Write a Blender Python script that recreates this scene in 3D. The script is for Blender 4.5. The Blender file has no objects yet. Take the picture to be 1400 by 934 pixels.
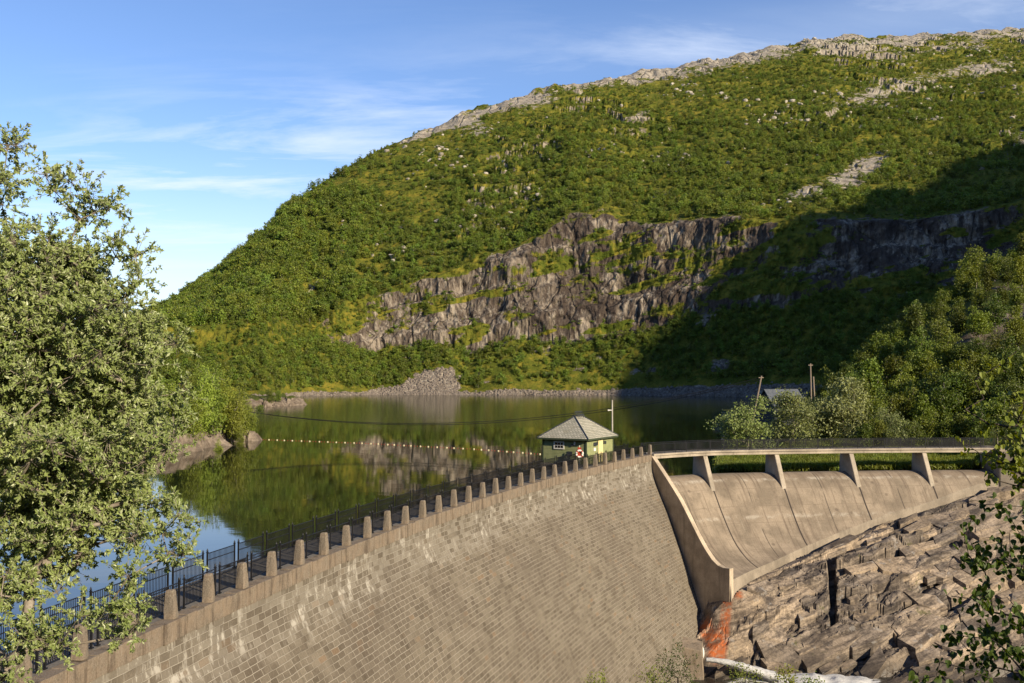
import bpy, math, random
import numpy as np
from mathutils import Vector, Matrix

R = math.radians
random.seed(7)
rng = np.random.default_rng(11)
scene = bpy.context.scene
col = scene.collection

# ------------------------------------------------------------------ camera
H = 11.0                      # metres of the eye above the dam crest (crest is z = 0)
FPX, CX, CY, YH = 1361.0, 700.0, 467.0, 512.4
PITCH = math.atan((YH - CY) / FPX)
cam = bpy.data.cameras.new("camera")
cam.lens = 35.0
cam.sensor_width = 36.0
cam.clip_start = 0.1
cam.clip_end = 30000.0
cam_o = bpy.data.objects.new("camera", cam)
cam_o.location = (0, 0, H)
cam_o.rotation_euler = (R(90) + PITCH, 0, 0)
col.objects.link(cam_o)
scene.camera = cam_o

# ------------------------------------------------------------------ light
SUN_AZ, SUN_EL = R(44), R(23)          # azimuth measured from straight behind the camera towards the right
SUN = np.array([math.sin(SUN_AZ) * math.cos(SUN_EL), -math.cos(SUN_AZ) * math.cos(SUN_EL), math.sin(SUN_EL)])
sun = bpy.data.lights.new("sun", 'SUN')
sun.energy = 5.0
sun.angle = R(0.5)
sun.color = (1.0, 0.84, 0.60)
sun_o = bpy.data.objects.new("sun", sun)
sun_o.rotation_euler = Vector(-SUN).to_track_quat('-Z', 'Y').to_euler()
sun_o.location = (60, -60, 80)
col.objects.link(sun_o)

world = bpy.data.worlds.new("World")
scene.world = world
world.use_nodes = True
wt = world.node_tree
wt.nodes.clear()


def wnode(t, **kw):
    n = wt.nodes.new(t)
    for k, v in kw.items():
        setattr(n, k, v)
    return n


w_out = wnode('ShaderNodeOutputWorld')
w_bg = wnode('ShaderNodeBackground')
w_bg.inputs['Strength'].default_value = 0.099
w_sky = wnode('ShaderNodeTexSky', sky_type='NISHITA')
w_sky.sun_disc = False
w_sky.sun_elevation = SUN_EL
w_sky.sun_rotation = math.atan2(SUN[0], SUN[1])
w_sky.altitude = 500
w_sky.air_density = 1.0
w_sky.dust_density = 0.0
w_sky.ozone_density = 3.6
# thin cirrus: noise over the direction projected on a high layer
w_tc = wnode('ShaderNodeTexCoord')
w_sep = wnode('ShaderNodeSeparateXYZ')
wt.links.new(w_tc.outputs['Generated'], w_sep.inputs[0])


def wmath(op, a, b=None, clamp=False):
    n = wnode('ShaderNodeMath', operation=op)
    n.use_clamp = clamp
    for i, v in enumerate((a, b)):
        if v is None:
            continue
        if isinstance(v, (int, float)):
            n.inputs[i].default_value = v
        else:
            wt.links.new(v, n.inputs[i])
    return n.outputs[0]


zz = wmath('ADD', wmath('MAXIMUM', w_sep.outputs[2], 0.0), 0.11)
cxv = wmath('DIVIDE', w_sep.outputs[0], zz)
cyv = wmath('DIVIDE', w_sep.outputs[1], zz)
w_cmb = wnode('ShaderNodeCombineXYZ')
wt.links.new(cxv, w_cmb.inputs[0])
wt.links.new(cyv, w_cmb.inputs[1])
w_map = wnode('ShaderNodeMapping')
w_map.inputs['Rotation'].default_value = (0, 0, R(-22))
w_map.inputs['Scale'].default_value = (0.9, 2.6, 1)
w_map.inputs['Location'].default_value = (0.35, 0.2, 0)
wt.links.new(w_cmb.outputs[0], w_map.inputs[0])
w_n1 = wnode('ShaderNodeTexNoise')
w_n1.inputs['Scale'].default_value = 1.1
w_n1.inputs['Detail'].default_value = 7
w_n1.inputs['Roughness'].default_value = 0.62
w_n1.inputs['Distortion'].default_value = 0.5
wt.links.new(w_map.outputs[0], w_n1.inputs['Vector'])
w_ramp = wnode('ShaderNodeMapRange')
w_ramp.inputs['From Min'].default_value = 0.47
w_ramp.inputs['From Max'].default_value = 0.70
w_ramp.inputs['To Max'].default_value = 0.8
wt.links.new(w_n1.outputs['Fac'], w_ramp.inputs['Value'])
w_hsv = wnode('ShaderNodeHueSaturation')
w_hsv.inputs['Saturation'].default_value = 1.04
w_hsv.inputs['Hue'].default_value = 0.509
wt.links.new(w_sky.outputs[0], w_hsv.inputs['Color'])
w_mix = wnode('ShaderNodeMix', data_type='RGBA')
# the wisps lie in two drifts: low on the left and a streak high on the right
w_a = wmath('DIVIDE', w_sep.outputs[0], wmath('MAXIMUM', w_sep.outputs[1], 0.05))
w_e = wmath('DIVIDE', w_sep.outputs[2], wmath('MAXIMUM', w_sep.outputs[1], 0.05))


def drift(a0, ra, e0, re_, tilt):
    a = wmath('DIVIDE', wmath('SUBTRACT', w_a, a0), ra)
    e = wmath('DIVIDE', wmath('SUBTRACT', wmath('SUBTRACT', w_e, wmath('MULTIPLY', wmath('SUBTRACT', w_a, a0), tilt)), e0), re_)
    q_ = wmath('ADD', wmath('MULTIPLY', a, a), wmath('MULTIPLY', e, e))
    return wmath('POWER', 2.718, wmath('MULTIPLY', q_, -1.0))


w_mask = wmath('ADD', drift(-0.33, 0.22, 0.195, 0.075, 0.05), wmath('MULTIPLY', drift(0.36, 0.34, 0.352, 0.045, 0.12), 0.65), True)
w_veil = wmath('MULTIPLY', drift(0.40, 0.30, 0.362, 0.03, 0.10), 0.20)
w_mask = wmath('ADD', w_mask, wmath('MULTIPLY', drift(-0.12, 0.16, 0.26, 0.03, 0.1), 0.5), True)
wt.links.new(wmath('ADD', wmath('MULTIPLY', w_ramp.outputs[0], wmath('ADD', w_mask, 0.04)), wmath('ADD', wmath('MULTIPLY', w_veil, wmath('MULTIPLY', w_n1.outputs['Fac'], 2.0)), wmath('MULTIPLY', drift(-0.3, 0.9, 0.04, 0.11, 0.0), 0.65)), True), w_mix.inputs['Factor'])
wt.links.new(w_hsv.outputs[0], w_mix.inputs['A'])
w_mix.inputs['B'].default_value = (5.4, 5.9, 6.8, 1)
wt.links.new(w_mix.outputs['Result'], w_bg.inputs['Color'])
wt.links.new(w_bg.outputs[0], w_out.inputs[0])

scene.view_settings.view_transform = 'Standard'
scene.view_settings.look = 'None'
scene.view_settings.gamma = 1.0
scene.view_settings.use_curve_mapping = False
scene.view_settings.exposure = 0.85
scene.cycles.max_bounces = 6
scene.cycles.diffuse_bounces = 3
scene.cycles.transparent_max_bounces = 8

WATER = -3.8                  # reservoir level


# ------------------------------------------------------------------ helpers
def slope_of(py):
    q = (CY - np.asarray(py, float)) / FPX
    t = math.tan(PITCH)
    return (q + t) / (1 - q * t)


def at(px, py, Y):
    """point of the place seen at photo pixel (px, py) standing Y metres ahead"""
    e = float(slope_of(py))
    d = Y * (math.cos(PITCH) + e * math.sin(PITCH))
    return Vector(((px - CX) / FPX * d, Y, H + e * Y))


def at_z(px, py, z):
    e = float(slope_of(py))
    return at(px, py, (z - H) / e)


def tag(o, label=None, cat=None, group=None, kind=None):
    if label:
        o['label'] = label
    if cat:
        o['category'] = cat
    if group:
        o['group'] = group
    if kind:
        o['kind'] = kind
    return o


def empty(name, loc=(0, 0, 0), rz=0.0):
    o = bpy.data.objects.new(name, None)
    o.location = loc
    o.rotation_euler = (0, 0, rz)
    o.empty_display_size = 0.3
    col.objects.link(o)
    return o


def link(name, me, parent=None):
    o = bpy.data.objects.new(name, me)
    col.objects.link(o)
    if parent:
        o.parent = parent
    return o


def np_mesh(name, V, F, mat=None, smooth=False, attrs=None, uv=None):
    """V (n,3); F (m,k) constant k, or list of such arrays"""
    me = bpy.data.meshes.new(name)
    Fs = F if isinstance(F, list) else [F]
    Fs = [np.asarray(f, np.int32) for f in Fs if len(f)]
    V = np.asarray(V, np.float32)
    me.vertices.add(len(V))
    me.vertices.foreach_set('co', V.ravel())
    loops = np.concatenate([f.ravel() for f in Fs])
    tot = np.concatenate([np.full(len(f), f.shape[1], np.int32) for f in Fs])
    start = np.concatenate([[0], np.cumsum(tot)[:-1]]).astype(np.int32)
    me.loops.add(len(loops))
    me.loops.foreach_set('vertex_index', loops)
    me.polygons.add(len(tot))
    me.polygons.foreach_set('loop_start', start)
    me.polygons.foreach_set('loop_total', tot)
    me.polygons.foreach_set('use_smooth', np.full(len(tot), bool(smooth)))
    if uv is not None:
        l = me.uv_layers.new(name='UVMap')
        l.data.foreach_set('uv', np.asarray(uv, np.float32)[loops].ravel())
    for k, a in (attrs or {}).items():
        at_ = me.attributes.new(k, 'FLOAT', 'POINT')
        at_.data.foreach_set('value', np.asarray(a, np.float32).ravel())
    me.update(calc_edges=True)
    me.validate()
    if mat:
        me.materials.append(mat)
    return me


def grid_faces(nr, nc, off=0):
    i = np.arange(nr * nc).reshape(nr, nc) + off
    return np.stack([i[:-1, :-1], i[:-1, 1:], i[1:, 1:], i[1:, :-1]], -1).reshape(-1, 4)


class MB:
    """collects simple pieces into one mesh"""
    def __init__(s):
        s.v = []
        s.f = []
        s.uv = None

    def add(s, V, F):
        b = len(s.v)
        s.v += [tuple(p) for p in V]
        s.f += [tuple(i + b for i in f) for f in F]

    def box(s, c, size, rz=0.0, M=None, taper=1.0):
        hx, hy, hz = size[0] / 2, size[1] / 2, size[2] / 2
        V = []
        for z, k in ((-hz, 1.0), (hz, taper)):
            for x, y in ((-hx, -hy), (hx, -hy), (hx, hy), (-hx, hy)):
                V.append(Vector((x * k, y * k, z)))
        m = Matrix.Translation(c) @ Matrix.Rotation(rz, 4, 'Z')
        if M is not None:
            m = M @ m
        s.add([m @ v for v in V], [(0, 3, 2, 1), (4, 5, 6, 7), (0, 1, 5, 4), (1, 2, 6, 5), (2, 3, 7, 6), (3, 0, 4, 7)])

    def hexa(s, P):
        s.add(P, [(0, 3, 2, 1), (4, 5, 6, 7), (0, 1, 5, 4), (1, 2, 6, 5), (2, 3, 7, 6), (3, 0, 4, 7)])

    def tube(s, pts, rad, n=6, cap=True):
        pts = [Vector(p) for p in pts]
        rad = rad if hasattr(rad, '__len__') else [rad] * len(pts)
        b = len(s.v)
        up = Vector((0, 0, 1))
        for i, p in enumerate(pts):
            t = (pts[min(i + 1, len(pts) - 1)] - pts[max(i - 1, 0)]).normalized()
            a = t.cross(up)
            if a.length < 1e-3:
                a = t.cross(Vector((1, 0, 0)))
            a.normalize()
            c = t.cross(a)
            for k in range(n):
                w = 2 * math.pi * k / n
                s.v.append(tuple(p + (a * math.cos(w) + c * math.sin(w)) * rad[i]))
        for i in range(len(pts) - 1):
            for k in range(n):
                s.f.append((b + i * n + k, b + i * n + (k + 1) % n, b + (i + 1) * n + (k + 1) % n, b + (i + 1) * n + k))
        if cap:
            s.f.append(tuple(b + k for k in range(n))[::-1])
            s.f.append(tuple(b + (len(pts) - 1) * n + k for k in range(n)))

    def prism(s, poly, a, b):
        """poly: list of Vectors; extruded from offset a to offset b (vectors)"""
        n = len(poly)
        V = [p + a for p in poly] + [p + b for p in poly]
        F = [tuple(range(n))[::-1], tuple(range(n, 2 * n))]
        F += [(i, (i + 1) % n, n + (i + 1) % n, n + i) for i in range(n)]
        s.add(V, F)

    def mesh(s, name, mat=None, smooth=False, bevel=0.0):
        me = bpy.data.meshes.new(name)
        me.from_pydata(s.v, [], s.f)
        me.validate()
        me.update()
        if bevel or True:
            import bmesh
            bm = bmesh.new()
            bm.from_mesh(me)
            bmesh.ops.recalc_face_normals(bm, faces=bm.faces)
            if bevel:
                bmesh.ops.bevel(bm, geom=list(bm.edges), offset=bevel, segments=1, affect='EDGES', profile=0.5)
            bm.to_mesh(me)
            bm.free()
        if smooth:
            me.polygons.foreach_set('use_smooth', [True] * len(me.polygons))
        if mat:
            me.materials.append(mat)
        return me

    def build(s, name, mat=None, parent=None, smooth=False, bevel=0.0):
        return link(name, s.mesh(name, mat, smooth, bevel), parent)


# numpy noise ---------------------------------------------------------------
def _hash(ix, iy, iz, seed):
    h = (ix * 374761393 + iy * 668265263 + iz * 2147483647 + seed * 144665) & 0xffffffff
    h = (h ^ (h >> 13)) * 1274126177 & 0xffffffff
    h = (h ^ (h >> 16)) * 2246822519 & 0xffffffff
    return ((h ^ (h >> 15)) & 0xffffff) / float(0xffffff)


def vnoise(x, y, z=None, seed=0):
    x = np.asarray(x, float); y = np.asarray(y, float)
    z = np.zeros_like(x) if z is None else np.asarray(z, float)
    ix, iy, iz = np.floor(x).astype(np.int64), np.floor(y).astype(np.int64), np.floor(z).astype(np.int64)
    fx, fy, fz = x - ix, y - iy, z - iz
    fx, fy, fz = [f * f * f * (f * (f * 6 - 15) + 10) for f in (fx, fy, fz)]
    r = 0
    for dx in (0, 1):
        for dy in (0, 1):
            for dz in (0, 1):
                w = (fx if dx else 1 - fx) * (fy if dy else 1 - fy) * (fz if dz else 1 - fz)
                r = r + w * _hash(ix + dx, iy + dy, iz + dz, seed)
    return r * 2 - 1


def fbm(x, y, z=None, oct=4, seed=0, gain=0.5, lac=2.03):
    a, s, t = 1.0, 0.0, 0.0
    x = np.asarray(x, float); y = np.asarray(y, float)
    z = np.zeros_like(x) if z is None else np.asarray(z, float)
    for o in range(oct):
        s = s + a * vnoise(x, y, z, seed + o * 17)
        t += a
        a *= gain
        x, y, z = x * lac + 13.7, y * lac + 7.1, z * lac + 3.3
    return s / t


def sstep(a, b, x):
    t = np.clip((np.asarray(x, float) - a) / (b - a), 0, 1)
    return t * t * (3 - 2 * t)


# ------------------------------------------------------------------ materials
def new_mat(name):
    m = bpy.data.materials.new(name)
    m.use_nodes = True
    nt = m.node_tree
    nt.nodes.clear()
    return m, nt


class NT:
    def __init__(s, nt):
        s.nt = nt

    def n(s, t, **kw):
        n = s.nt.nodes.new(t)
        for k, v in kw.items():
            setattr(n, k, v)
        return n

    def l(s, a, b):
        s.nt.links.new(a, b)

    def set(s, sock, v):
        if isinstance(v, (int, float)):
            sock.default_value = v
        elif isinstance(v, (tuple, list)):
            sock.default_value = tuple(v) + ((1,) if len(v) == 3 and sock.type == 'RGBA' else ())
        else:
            s.l(v, sock)

    def coord(s, kind='Object', scale=(1, 1, 1), rot=(0, 0, 0), loc=(0, 0, 0)):
        tc = s.n('ShaderNodeTexCoord')
        mp = s.n('ShaderNodeMapping')
        mp.inputs['Scale'].default_value = scale
        mp.inputs['Rotation'].default_value = rot
        mp.inputs['Location'].default_value = loc
        s.l(tc.outputs[kind], mp.inputs[0])
        return mp.outputs[0]

    def noise(s, vec, scale, detail=5, rough=0.55, dist=0.0):
        n = s.n('ShaderNodeTexNoise')
        n.inputs['Scale'].default_value = scale
        n.inputs['Detail'].default_value = detail
        n.inputs['Roughness'].default_value = rough
        n.inputs['Distortion'].default_value = dist
        s.l(vec, n.inputs['Vector'])
        return n.outputs['Fac']

    def voronoi(s, vec, scale, feature='F1', out='Distance', rand=1.0):
        n = s.n('ShaderNodeTexVoronoi', feature=feature)
        n.inputs['Scale'].default_value = scale
        n.inputs['Randomness'].default_value = rand
        s.l(vec, n.inputs['Vector'])
        return n.outputs[out]

    def ramp(s, fac, a, b, lo=0.0, hi=1.0, smooth=True):
        n = s.n('ShaderNodeMapRange')
        n.interpolation_type = 'SMOOTHSTEP' if smooth else 'LINEAR'
        s.l(fac, n.inputs['Value'])
        n.inputs['From Min'].default_value = a
        n.inputs['From Max'].default_value = b
        n.inputs['To Min'].default_value = lo
        n.inputs['To Max'].default_value = hi
        return n.outputs[0]

    def mix(s, fac, a, b):
        n = s.n('ShaderNodeMix', data_type='RGBA')
        s.set(n.inputs['Factor'], fac)
        s.set(n.inputs['A'], a)
        s.set(n.inputs['B'], b)
        return n.outputs['Result']

    def mul(s, a, b):
        n = s.n('ShaderNodeMix', data_type='RGBA', blend_type='MULTIPLY')
        n.inputs['Factor'].default_value = 1
        s.set(n.inputs['A'], a)
        s.set(n.inputs['B'], b)
        return n.outputs['Result']

    def math(s, op, a, b=None, c=None, clamp=False):
        n = s.n('ShaderNodeMath', operation=op)
        n.use_clamp = clamp
        for i, v in enumerate((a, b, c)):
            if v is not None:
                s.set(n.inputs[i], v)
        return n.outputs[0]

    def attr(s, name, out='Fac'):
        n = s.n('ShaderNodeAttribute')
        n.attribute_name = name
        return n.outputs[out]

    def bump(s, h, strength=0.3, dist=0.1, normal=None):
        n = s.n('ShaderNodeBump')
        n.inputs['Strength'].default_value = strength
        n.inputs['Distance'].default_value = dist
        s.l(h, n.inputs['Height'])
        if normal:
            s.l(normal, n.inputs['Normal'])
        return n.outputs[0]

    def out(s, color, rough=0.85, normal=None, metallic=0.0, spec=0.3, gain=0.605):
        b = s.n('ShaderNodeBsdfPrincipled')
        o = s.n('ShaderNodeOutputMaterial')
        g = s.n('ShaderNodeHueSaturation')          # overall albedo of the set
        g.inputs['Value'].default_value = gain
        s.set(g.inputs['Color'], color)
        s.set(b.inputs['Base Color'], g.outputs[0])
        s.set(b.inputs['Roughness'], rough)
        s.set(b.inputs['Metallic'], metallic)
        s.set(b.inputs['Specular IOR Level'], spec)
        if normal:
            s.l(normal, b.inputs['Normal'])
        s.l(b.outputs[0], o.inputs[0])
        return b


def simple_mat(name, c1, c2, scale=3.0, rough=0.7, bump=0.15, dist=0.02, metallic=0.0, stretch=(1, 1, 1)):
    m, nt = new_mat(name)
    N = NT(nt)
    v = N.coord('Object', stretch)
    f = N.noise(v, scale, 6, 0.6)
    N.out(N.mix(N.ramp(f, 0.3, 0.7), c1, c2), rough, N.bump(f, bump, dist), metallic)
    return m


def leaf_mat(name, c_dark, c_light, trans=0.35, scale=0.6, under=None, rough=0.5, spec=0.3):
    m, nt = new_mat(name)
    N = NT(nt)
    v = N.coord('Object')
    f = N.noise(v, scale, 3, 0.6)
    rnd = N.attr('tone')
    fac = N.math('ADD', N.math('MULTIPLY', N.ramp(f, 0.3, 0.7), 0.5), N.math('MULTIPLY', rnd, 0.5))
    oi = N.n('ShaderNodeObjectInfo')
    c = N.mix(fac, c_dark, c_light)
    hs = N.n('ShaderNodeHueSaturation')
    N.l(c, hs.inputs['Color'])
    N.l(N.math('ADD', N.math('MULTIPLY', oi.outputs['Random'], 0.045), 0.478), hs.inputs['Hue'])
    N.l(N.math('ADD', N.math('MULTIPLY', N.math('FRACT', N.math('MULTIPLY', oi.outputs['Random'], 17.3)), 0.66), 0.51), hs.inputs['Value'])
    c = hs.outputs[0]
    if under is not None:
        geo = N.n('ShaderNodeNewGeometry')
        c = N.mix(N.math('MULTIPLY', geo.outputs['Backfacing'], 0.8), c, under)
    p = N.n('ShaderNodeBsdfPrincipled')
    N.l(c, p.inputs['Base Color'])
    p.inputs['Roughness'].default_value = rough
    p.inputs['Specular IOR Level'].default_value = spec
    t = N.n('ShaderNodeBsdfTranslucent')
    hs2 = N.n('ShaderNodeHueSaturation')
    hs2.inputs['Saturation'].default_value = 1.25
    hs2.inputs['Hue'].default_value = 0.48
    N.l(c, hs2.inputs['Color'])
    N.l(hs2.outputs[0], t.inputs['Color'])
    mx = N.n('ShaderNodeMixShader')
    mx.inputs[0].default_value = trans
    o = N.n('ShaderNodeOutputMaterial')
    N.l(p.outputs[0], mx.inputs[1])
    N.l(t.outputs[0], mx.inputs[2])
    N.l(mx.outputs[0], o.inputs[0])
    return m


def masonry_mat():
    m, nt = new_mat("masonry")
    N = NT(nt)
    tc = N.n('ShaderNodeTexCoord')
    uv = tc.outputs['UV']
    # wobble the courses a little so that joints are not ruler straight
    wob = N.noise(uv, 0.9, 3, 0.6)
    vm = N.n('ShaderNodeVectorMath', operation='MULTIPLY_ADD')
    cmb = N.n('ShaderNodeCombineXYZ')
    N.l(N.math('SUBTRACT', wob, 0.5), cmb.inputs[0])
    N.l(N.math('SUBTRACT', N.noise(uv, 0.6, 2, 0.5), 0.5), cmb.inputs[1])
    N.l(cmb.outputs[0], vm.inputs[0])
    vm.inputs[1].default_value = (0.18, 0.13, 0)
    N.l(uv, vm.inputs[2])
    b = N.n('ShaderNodeTexBrick')
    N.l(vm.outputs[0], b.inputs['Vector'])
    b.offset = 0.46
    b.squash = 0.8
    b.squash_frequency = 3
    b.inputs['Color1'].default_value = (0, 0, 0, 1)
    b.inputs['Color2'].default_value = (1, 1, 1, 1)
    b.inputs['Mortar'].default_value = (0.5, 0.5, 0.5, 1)
    b.inputs['Scale'].default_value = 1.0
    b.inputs['Mortar Size'].default_value = 0.022
    b.inputs['Mortar Smooth'].default_value = 0.35
    b.inputs['Brick Width'].default_value = 0.88
    b.inputs['Row Height'].default_value = 0.37
    per = b.outputs['Color']
    mort = b.outputs['Fac']
    big = N.noise(uv, 0.10, 4, 0.6)
    mid = N.noise(uv, 0.5, 5, 0.62)
    fine = N.noise(uv, 9.0, 6, 0.7)
    c = N.mix(N.ramp(per, 0.0, 1.0, smooth=False), (0.15, 0.12, 0.084), (0.275, 0.232, 0.17))
    c = N.mix(N.ramp(mid, 0.42, 0.72, 0, 0.8), c, (0.31, 0.26, 0.195))
    # some ochre blocks
    v2 = N.n('ShaderNodeTexWhiteNoise')
    N.l(per, v2.inputs['Vector'])
    och = N.math('MULTIPLY', N.ramp(v2.outputs['Value'], 0.93, 0.95), N.ramp(N.noise(uv, 0.12, 3, 0.5), 0.45, 0.6))
    c = N.mix(N.math('MULTIPLY', och, 0.6), c, (0.33, 0.215, 0.12))
    c = N.mix(N.ramp(big, 0.44, 0.64, 0, 0.5), c, (0.17, 0.135, 0.10))
    c = N.mul(c, N.mix(N.ramp(fine, 0.25, 0.75), (0.72, 0.72, 0.72), (1.15, 1.15, 1.15)))
    # dark seepage streaks down the face, lime run-off just below the coping
    sep = N.n('ShaderNodeSeparateXYZ')
    N.l(uv, sep.inputs[0])
    st = N.n('ShaderNodeMapping')
    st.inputs['Scale'].default_value = (1.6, 0.10, 1)
    N.l(uv, st.inputs[0])
    streak = N.noise(st.outputs[0], 1.0, 5, 0.65)
    c = N.mix(N.ramp(streak, 0.56, 0.74, 0, 0.62), c, (0.085, 0.065, 0.045))
    st2 = N.n('ShaderNodeMapping')
    st2.inputs['Scale'].default_value = (2.2, 0.9, 1)
    st2.inputs['Location'].default_value = (5.3, 1.1, 0)
    N.l(uv, st2.inputs[0])
    pb = N.ramp(N.math('ADD', sep.outputs[1], N.math('MULTIPLY', N.math('SUBTRACT', mid, 0.5), 2.5)), -3.4, -2.2)
    c = N.mix(N.math('MULTIPLY', pb, N.ramp(per, 0.1, 0.9, 0.08, 0.5)), c, (0.36, 0.325, 0.265))
    lime = N.ramp(N.noise(st2.outputs[0], 0.8, 6, 0.7), 0.51, 0.60)
    top = N.ramp(sep.outputs[1], -4.2, -1.6)
    patch = N.ramp(N.noise(uv, 0.13, 2, 0.5), 0.36, 0.58)
    c = N.mix(N.math('MULTIPLY', N.math('MULTIPLY', lime, top), N.math('MULTIPLY', patch, N.ramp(per, 0.2, 0.8, 0.45, 1.0))), c, (0.60, 0.56, 0.48))
    st3 = N.n('ShaderNodeMapping')
    st3.inputs['Scale'].default_value = (0.9, 0.22, 1)
    st3.inputs['Location'].default_value = (2.3, 7.1, 0)
    N.l(uv, st3.inputs[0])
    lime2 = N.ramp(N.noise(st3.outputs[0], 1.3, 6, 0.72), 0.66, 0.72)
    c = N.mix(N.math('MULTIPLY', lime2, 0.4), c, (0.55, 0.51, 0.44))
    # light mortar, patchy
    mf = N.math('MULTIPLY', mort, N.ramp(N.noise(uv, 0.35, 4, 0.6), 0.34, 0.56, 0.35, 1.0))
    c = N.mix(mf, c, (0.50, 0.45, 0.365))
    h = N.math('SUBTRACT', N.math('MULTIPLY', fine, 0.5), mort)
    h = N.math('ADD', h, N.math('MULTIPLY', per, 0.5))
    dsat = N.n('ShaderNodeHueSaturation')
    dsat.inputs['Saturation'].default_value = 0.9
    N.l(c, dsat.inputs['Color'])
    N.out(dsat.outputs[0], 0.9, N.bump(h, 0.8, 0.06), spec=0.2, gain=0.575)
    return m


def granite_mat(name, base=(0.34, 0.29, 0.23), dark=(0.15, 0.125, 0.10), streaks=False):
    m, nt = new_mat(name)
    N = NT(nt)
    v = N.coord('Object')
    f = N.noise(v, 14.0, 6, 0.7)
    g = N.noise(v, 1.6, 4, 0.6)
    c = N.mix(N.ramp(f, 0.3, 0.7), dark, base)
    c = N.mix(N.ramp(g, 0.35, 0.7, 0, 0.5), c, (0.36, 0.27, 0.19))
    if streaks:
        sv = N.coord('Object', (1.2, 1.2, 0.22))
        s1 = N.noise(sv, 1.5, 5, 0.68)
        c = N.mix(N.ramp(s1, 0.48, 0.66, 0, 0.6), c, (0.075, 0.055, 0.042))
        c = N.mix(N.ramp(s1, 0.30, 0.40, 0.5, 0.0), c, (0.45, 0.40, 0.33))
    l = N.noise(v, 4.5, 5, 0.7)
    c = N.mix(N.ramp(l, 0.60, 0.70, 0, 0.6), c, (0.40, 0.38, 0.27))
    N.out(c, 0.9, N.bump(f, 0.5, 0.03), spec=0.2)
    return m


def concrete_mat(name, joints=False, base=(0.37, 0.315, 0.25)):
    m, nt = new_mat(name)
    N = NT(nt)
    v = N.coord('Object')
    f = N.noise(v, 7.0, 7, 0.7)
    g = N.noise(v, 0.35, 5, 0.6)
    c = N.mix(N.ramp(g, 0.32, 0.68), tuple(k * 0.72 for k in base), tuple(k * 1.18 for k in base))
    sv = N.coord('Object', (1.5, 1.5, 0.12))
    s1 = N.noise(sv, 0.9, 6, 0.68)
    c = N.mix(N.ramp(s1, 0.52, 0.72, 0, 0.55), c, tuple(k * 0.42 for k in base))
    c = N.mul(c, N.mix(N.ramp(f, 0.25, 0.75), (0.8, 0.8, 0.8), (1.12, 1.12, 1.12)))
    h = f
    if joints:
        tc = N.n('ShaderNodeTexCoord')
        sep = N.n('ShaderNodeSeparateXYZ')
        N.l(tc.outputs['UV'], sep.inputs[0])
        u, w = sep.outputs[0], sep.outputs[1]
        du = N.math('ABSOLUTE', N.math('SUBTRACT', N.math('FRACT', N.math('ADD', u, 0.5)), 0.5))   # distance to whole bays
        j1 = N.ramp(du, 0.006, 0.014, 1.0, 0.0)
        dh = N.math('ABSOLUTE', N.math('SUBTRACT', N.math('FRACT', u), 0.5))
        j2 = N.math('MULTIPLY', N.ramp(dh, 0.003, 0.008, 0.75, 0.0), N.ramp(N.noise(v, 0.22, 2, 0.5), 0.4, 0.5))
        # lime and wear bands across the chute, at the pour joints
        wv = N.math('ADD', w, N.math('MULTIPLY', N.math('SUBTRACT', N.noise(v, 0.6, 4, 0.6), 0.5), 0.5))
        band = N.ramp(N.math('ABSOLUTE', N.math('SUBTRACT', wv, 4.3)), 0.0, 0.55, 1.0, 0.0)
        bn = N.ramp(N.noise(v, 0.8, 5, 0.7), 0.44, 0.62)
        c = N.mix(N.math('MULTIPLY', N.math('MULTIPLY', band, bn), 0.75), c, (0.60, 0.55, 0.47))
        band2 = N.ramp(N.math('ABSOLUTE', N.math('SUBTRACT', wv, 8.3)), 0.0, 0.3, 1.0, 0.0)
        c = N.mix(N.math('MULTIPLY', N.math('MULTIPLY', band2, bn), 0.55), c, (0.58, 0.53, 0.45))
        up = N.ramp(wv, 1.2, 4.1, 0.0, 1.0)
        c = N.mix(N.math('MULTIPLY', N.math('MULTIPLY', up, N.ramp(wv, 4.1, 4.5, 1, 0)), 0.28), c, (0.27, 0.20, 0.15))
        dk = N.voronoi(v, 0.33, 'F1')
        c = N.mix(N.ramp(dk, 0.05, 0.12, 0.55, 0), c, (0.12, 0.09, 0.07))
        form = N.math('ABSOLUTE', N.math('SUBTRACT', N.math('FRACT', N.math('MULTIPLY', w, 0.62)), 0.5))
        c = N.mix(N.math('MULTIPLY', N.ramp(form, 0.0, 0.03, 1, 0), N.ramp(N.noise(v, 0.7, 3, 0.6), 0.4, 0.6, 0.1, 0.55)), c, (0.16, 0.125, 0.095))
        dv = N.n('ShaderNodeCombineXYZ')
        N.l(N.math('MULTIPLY', u, 22.0), dv.inputs[0])
        N.l(N.math('MULTIPLY', w, 0.13), dv.inputs[1])
        drip = N.noise(dv.outputs[0], 1.0, 5, 0.7)
        c = N.mix(N.ramp(drip, 0.50, 0.66, 0, 0.75), c, (0.17, 0.13, 0.10))
        c = N.mix(N.ramp(drip, 0.30, 0.40, 0.45, 0), c, (0.48, 0.42, 0.34))
        j = N.math('MAXIMUM', j1, j2)
        c = N.mix(j, c, (0.055, 0.045, 0.04))
        h = N.math('SUBTRACT', N.math('MULTIPLY', f, 0.3), j)
    N.out(c, 0.85, N.bump(h, 0.4, 0.04), spec=0.25)
    return m


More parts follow.
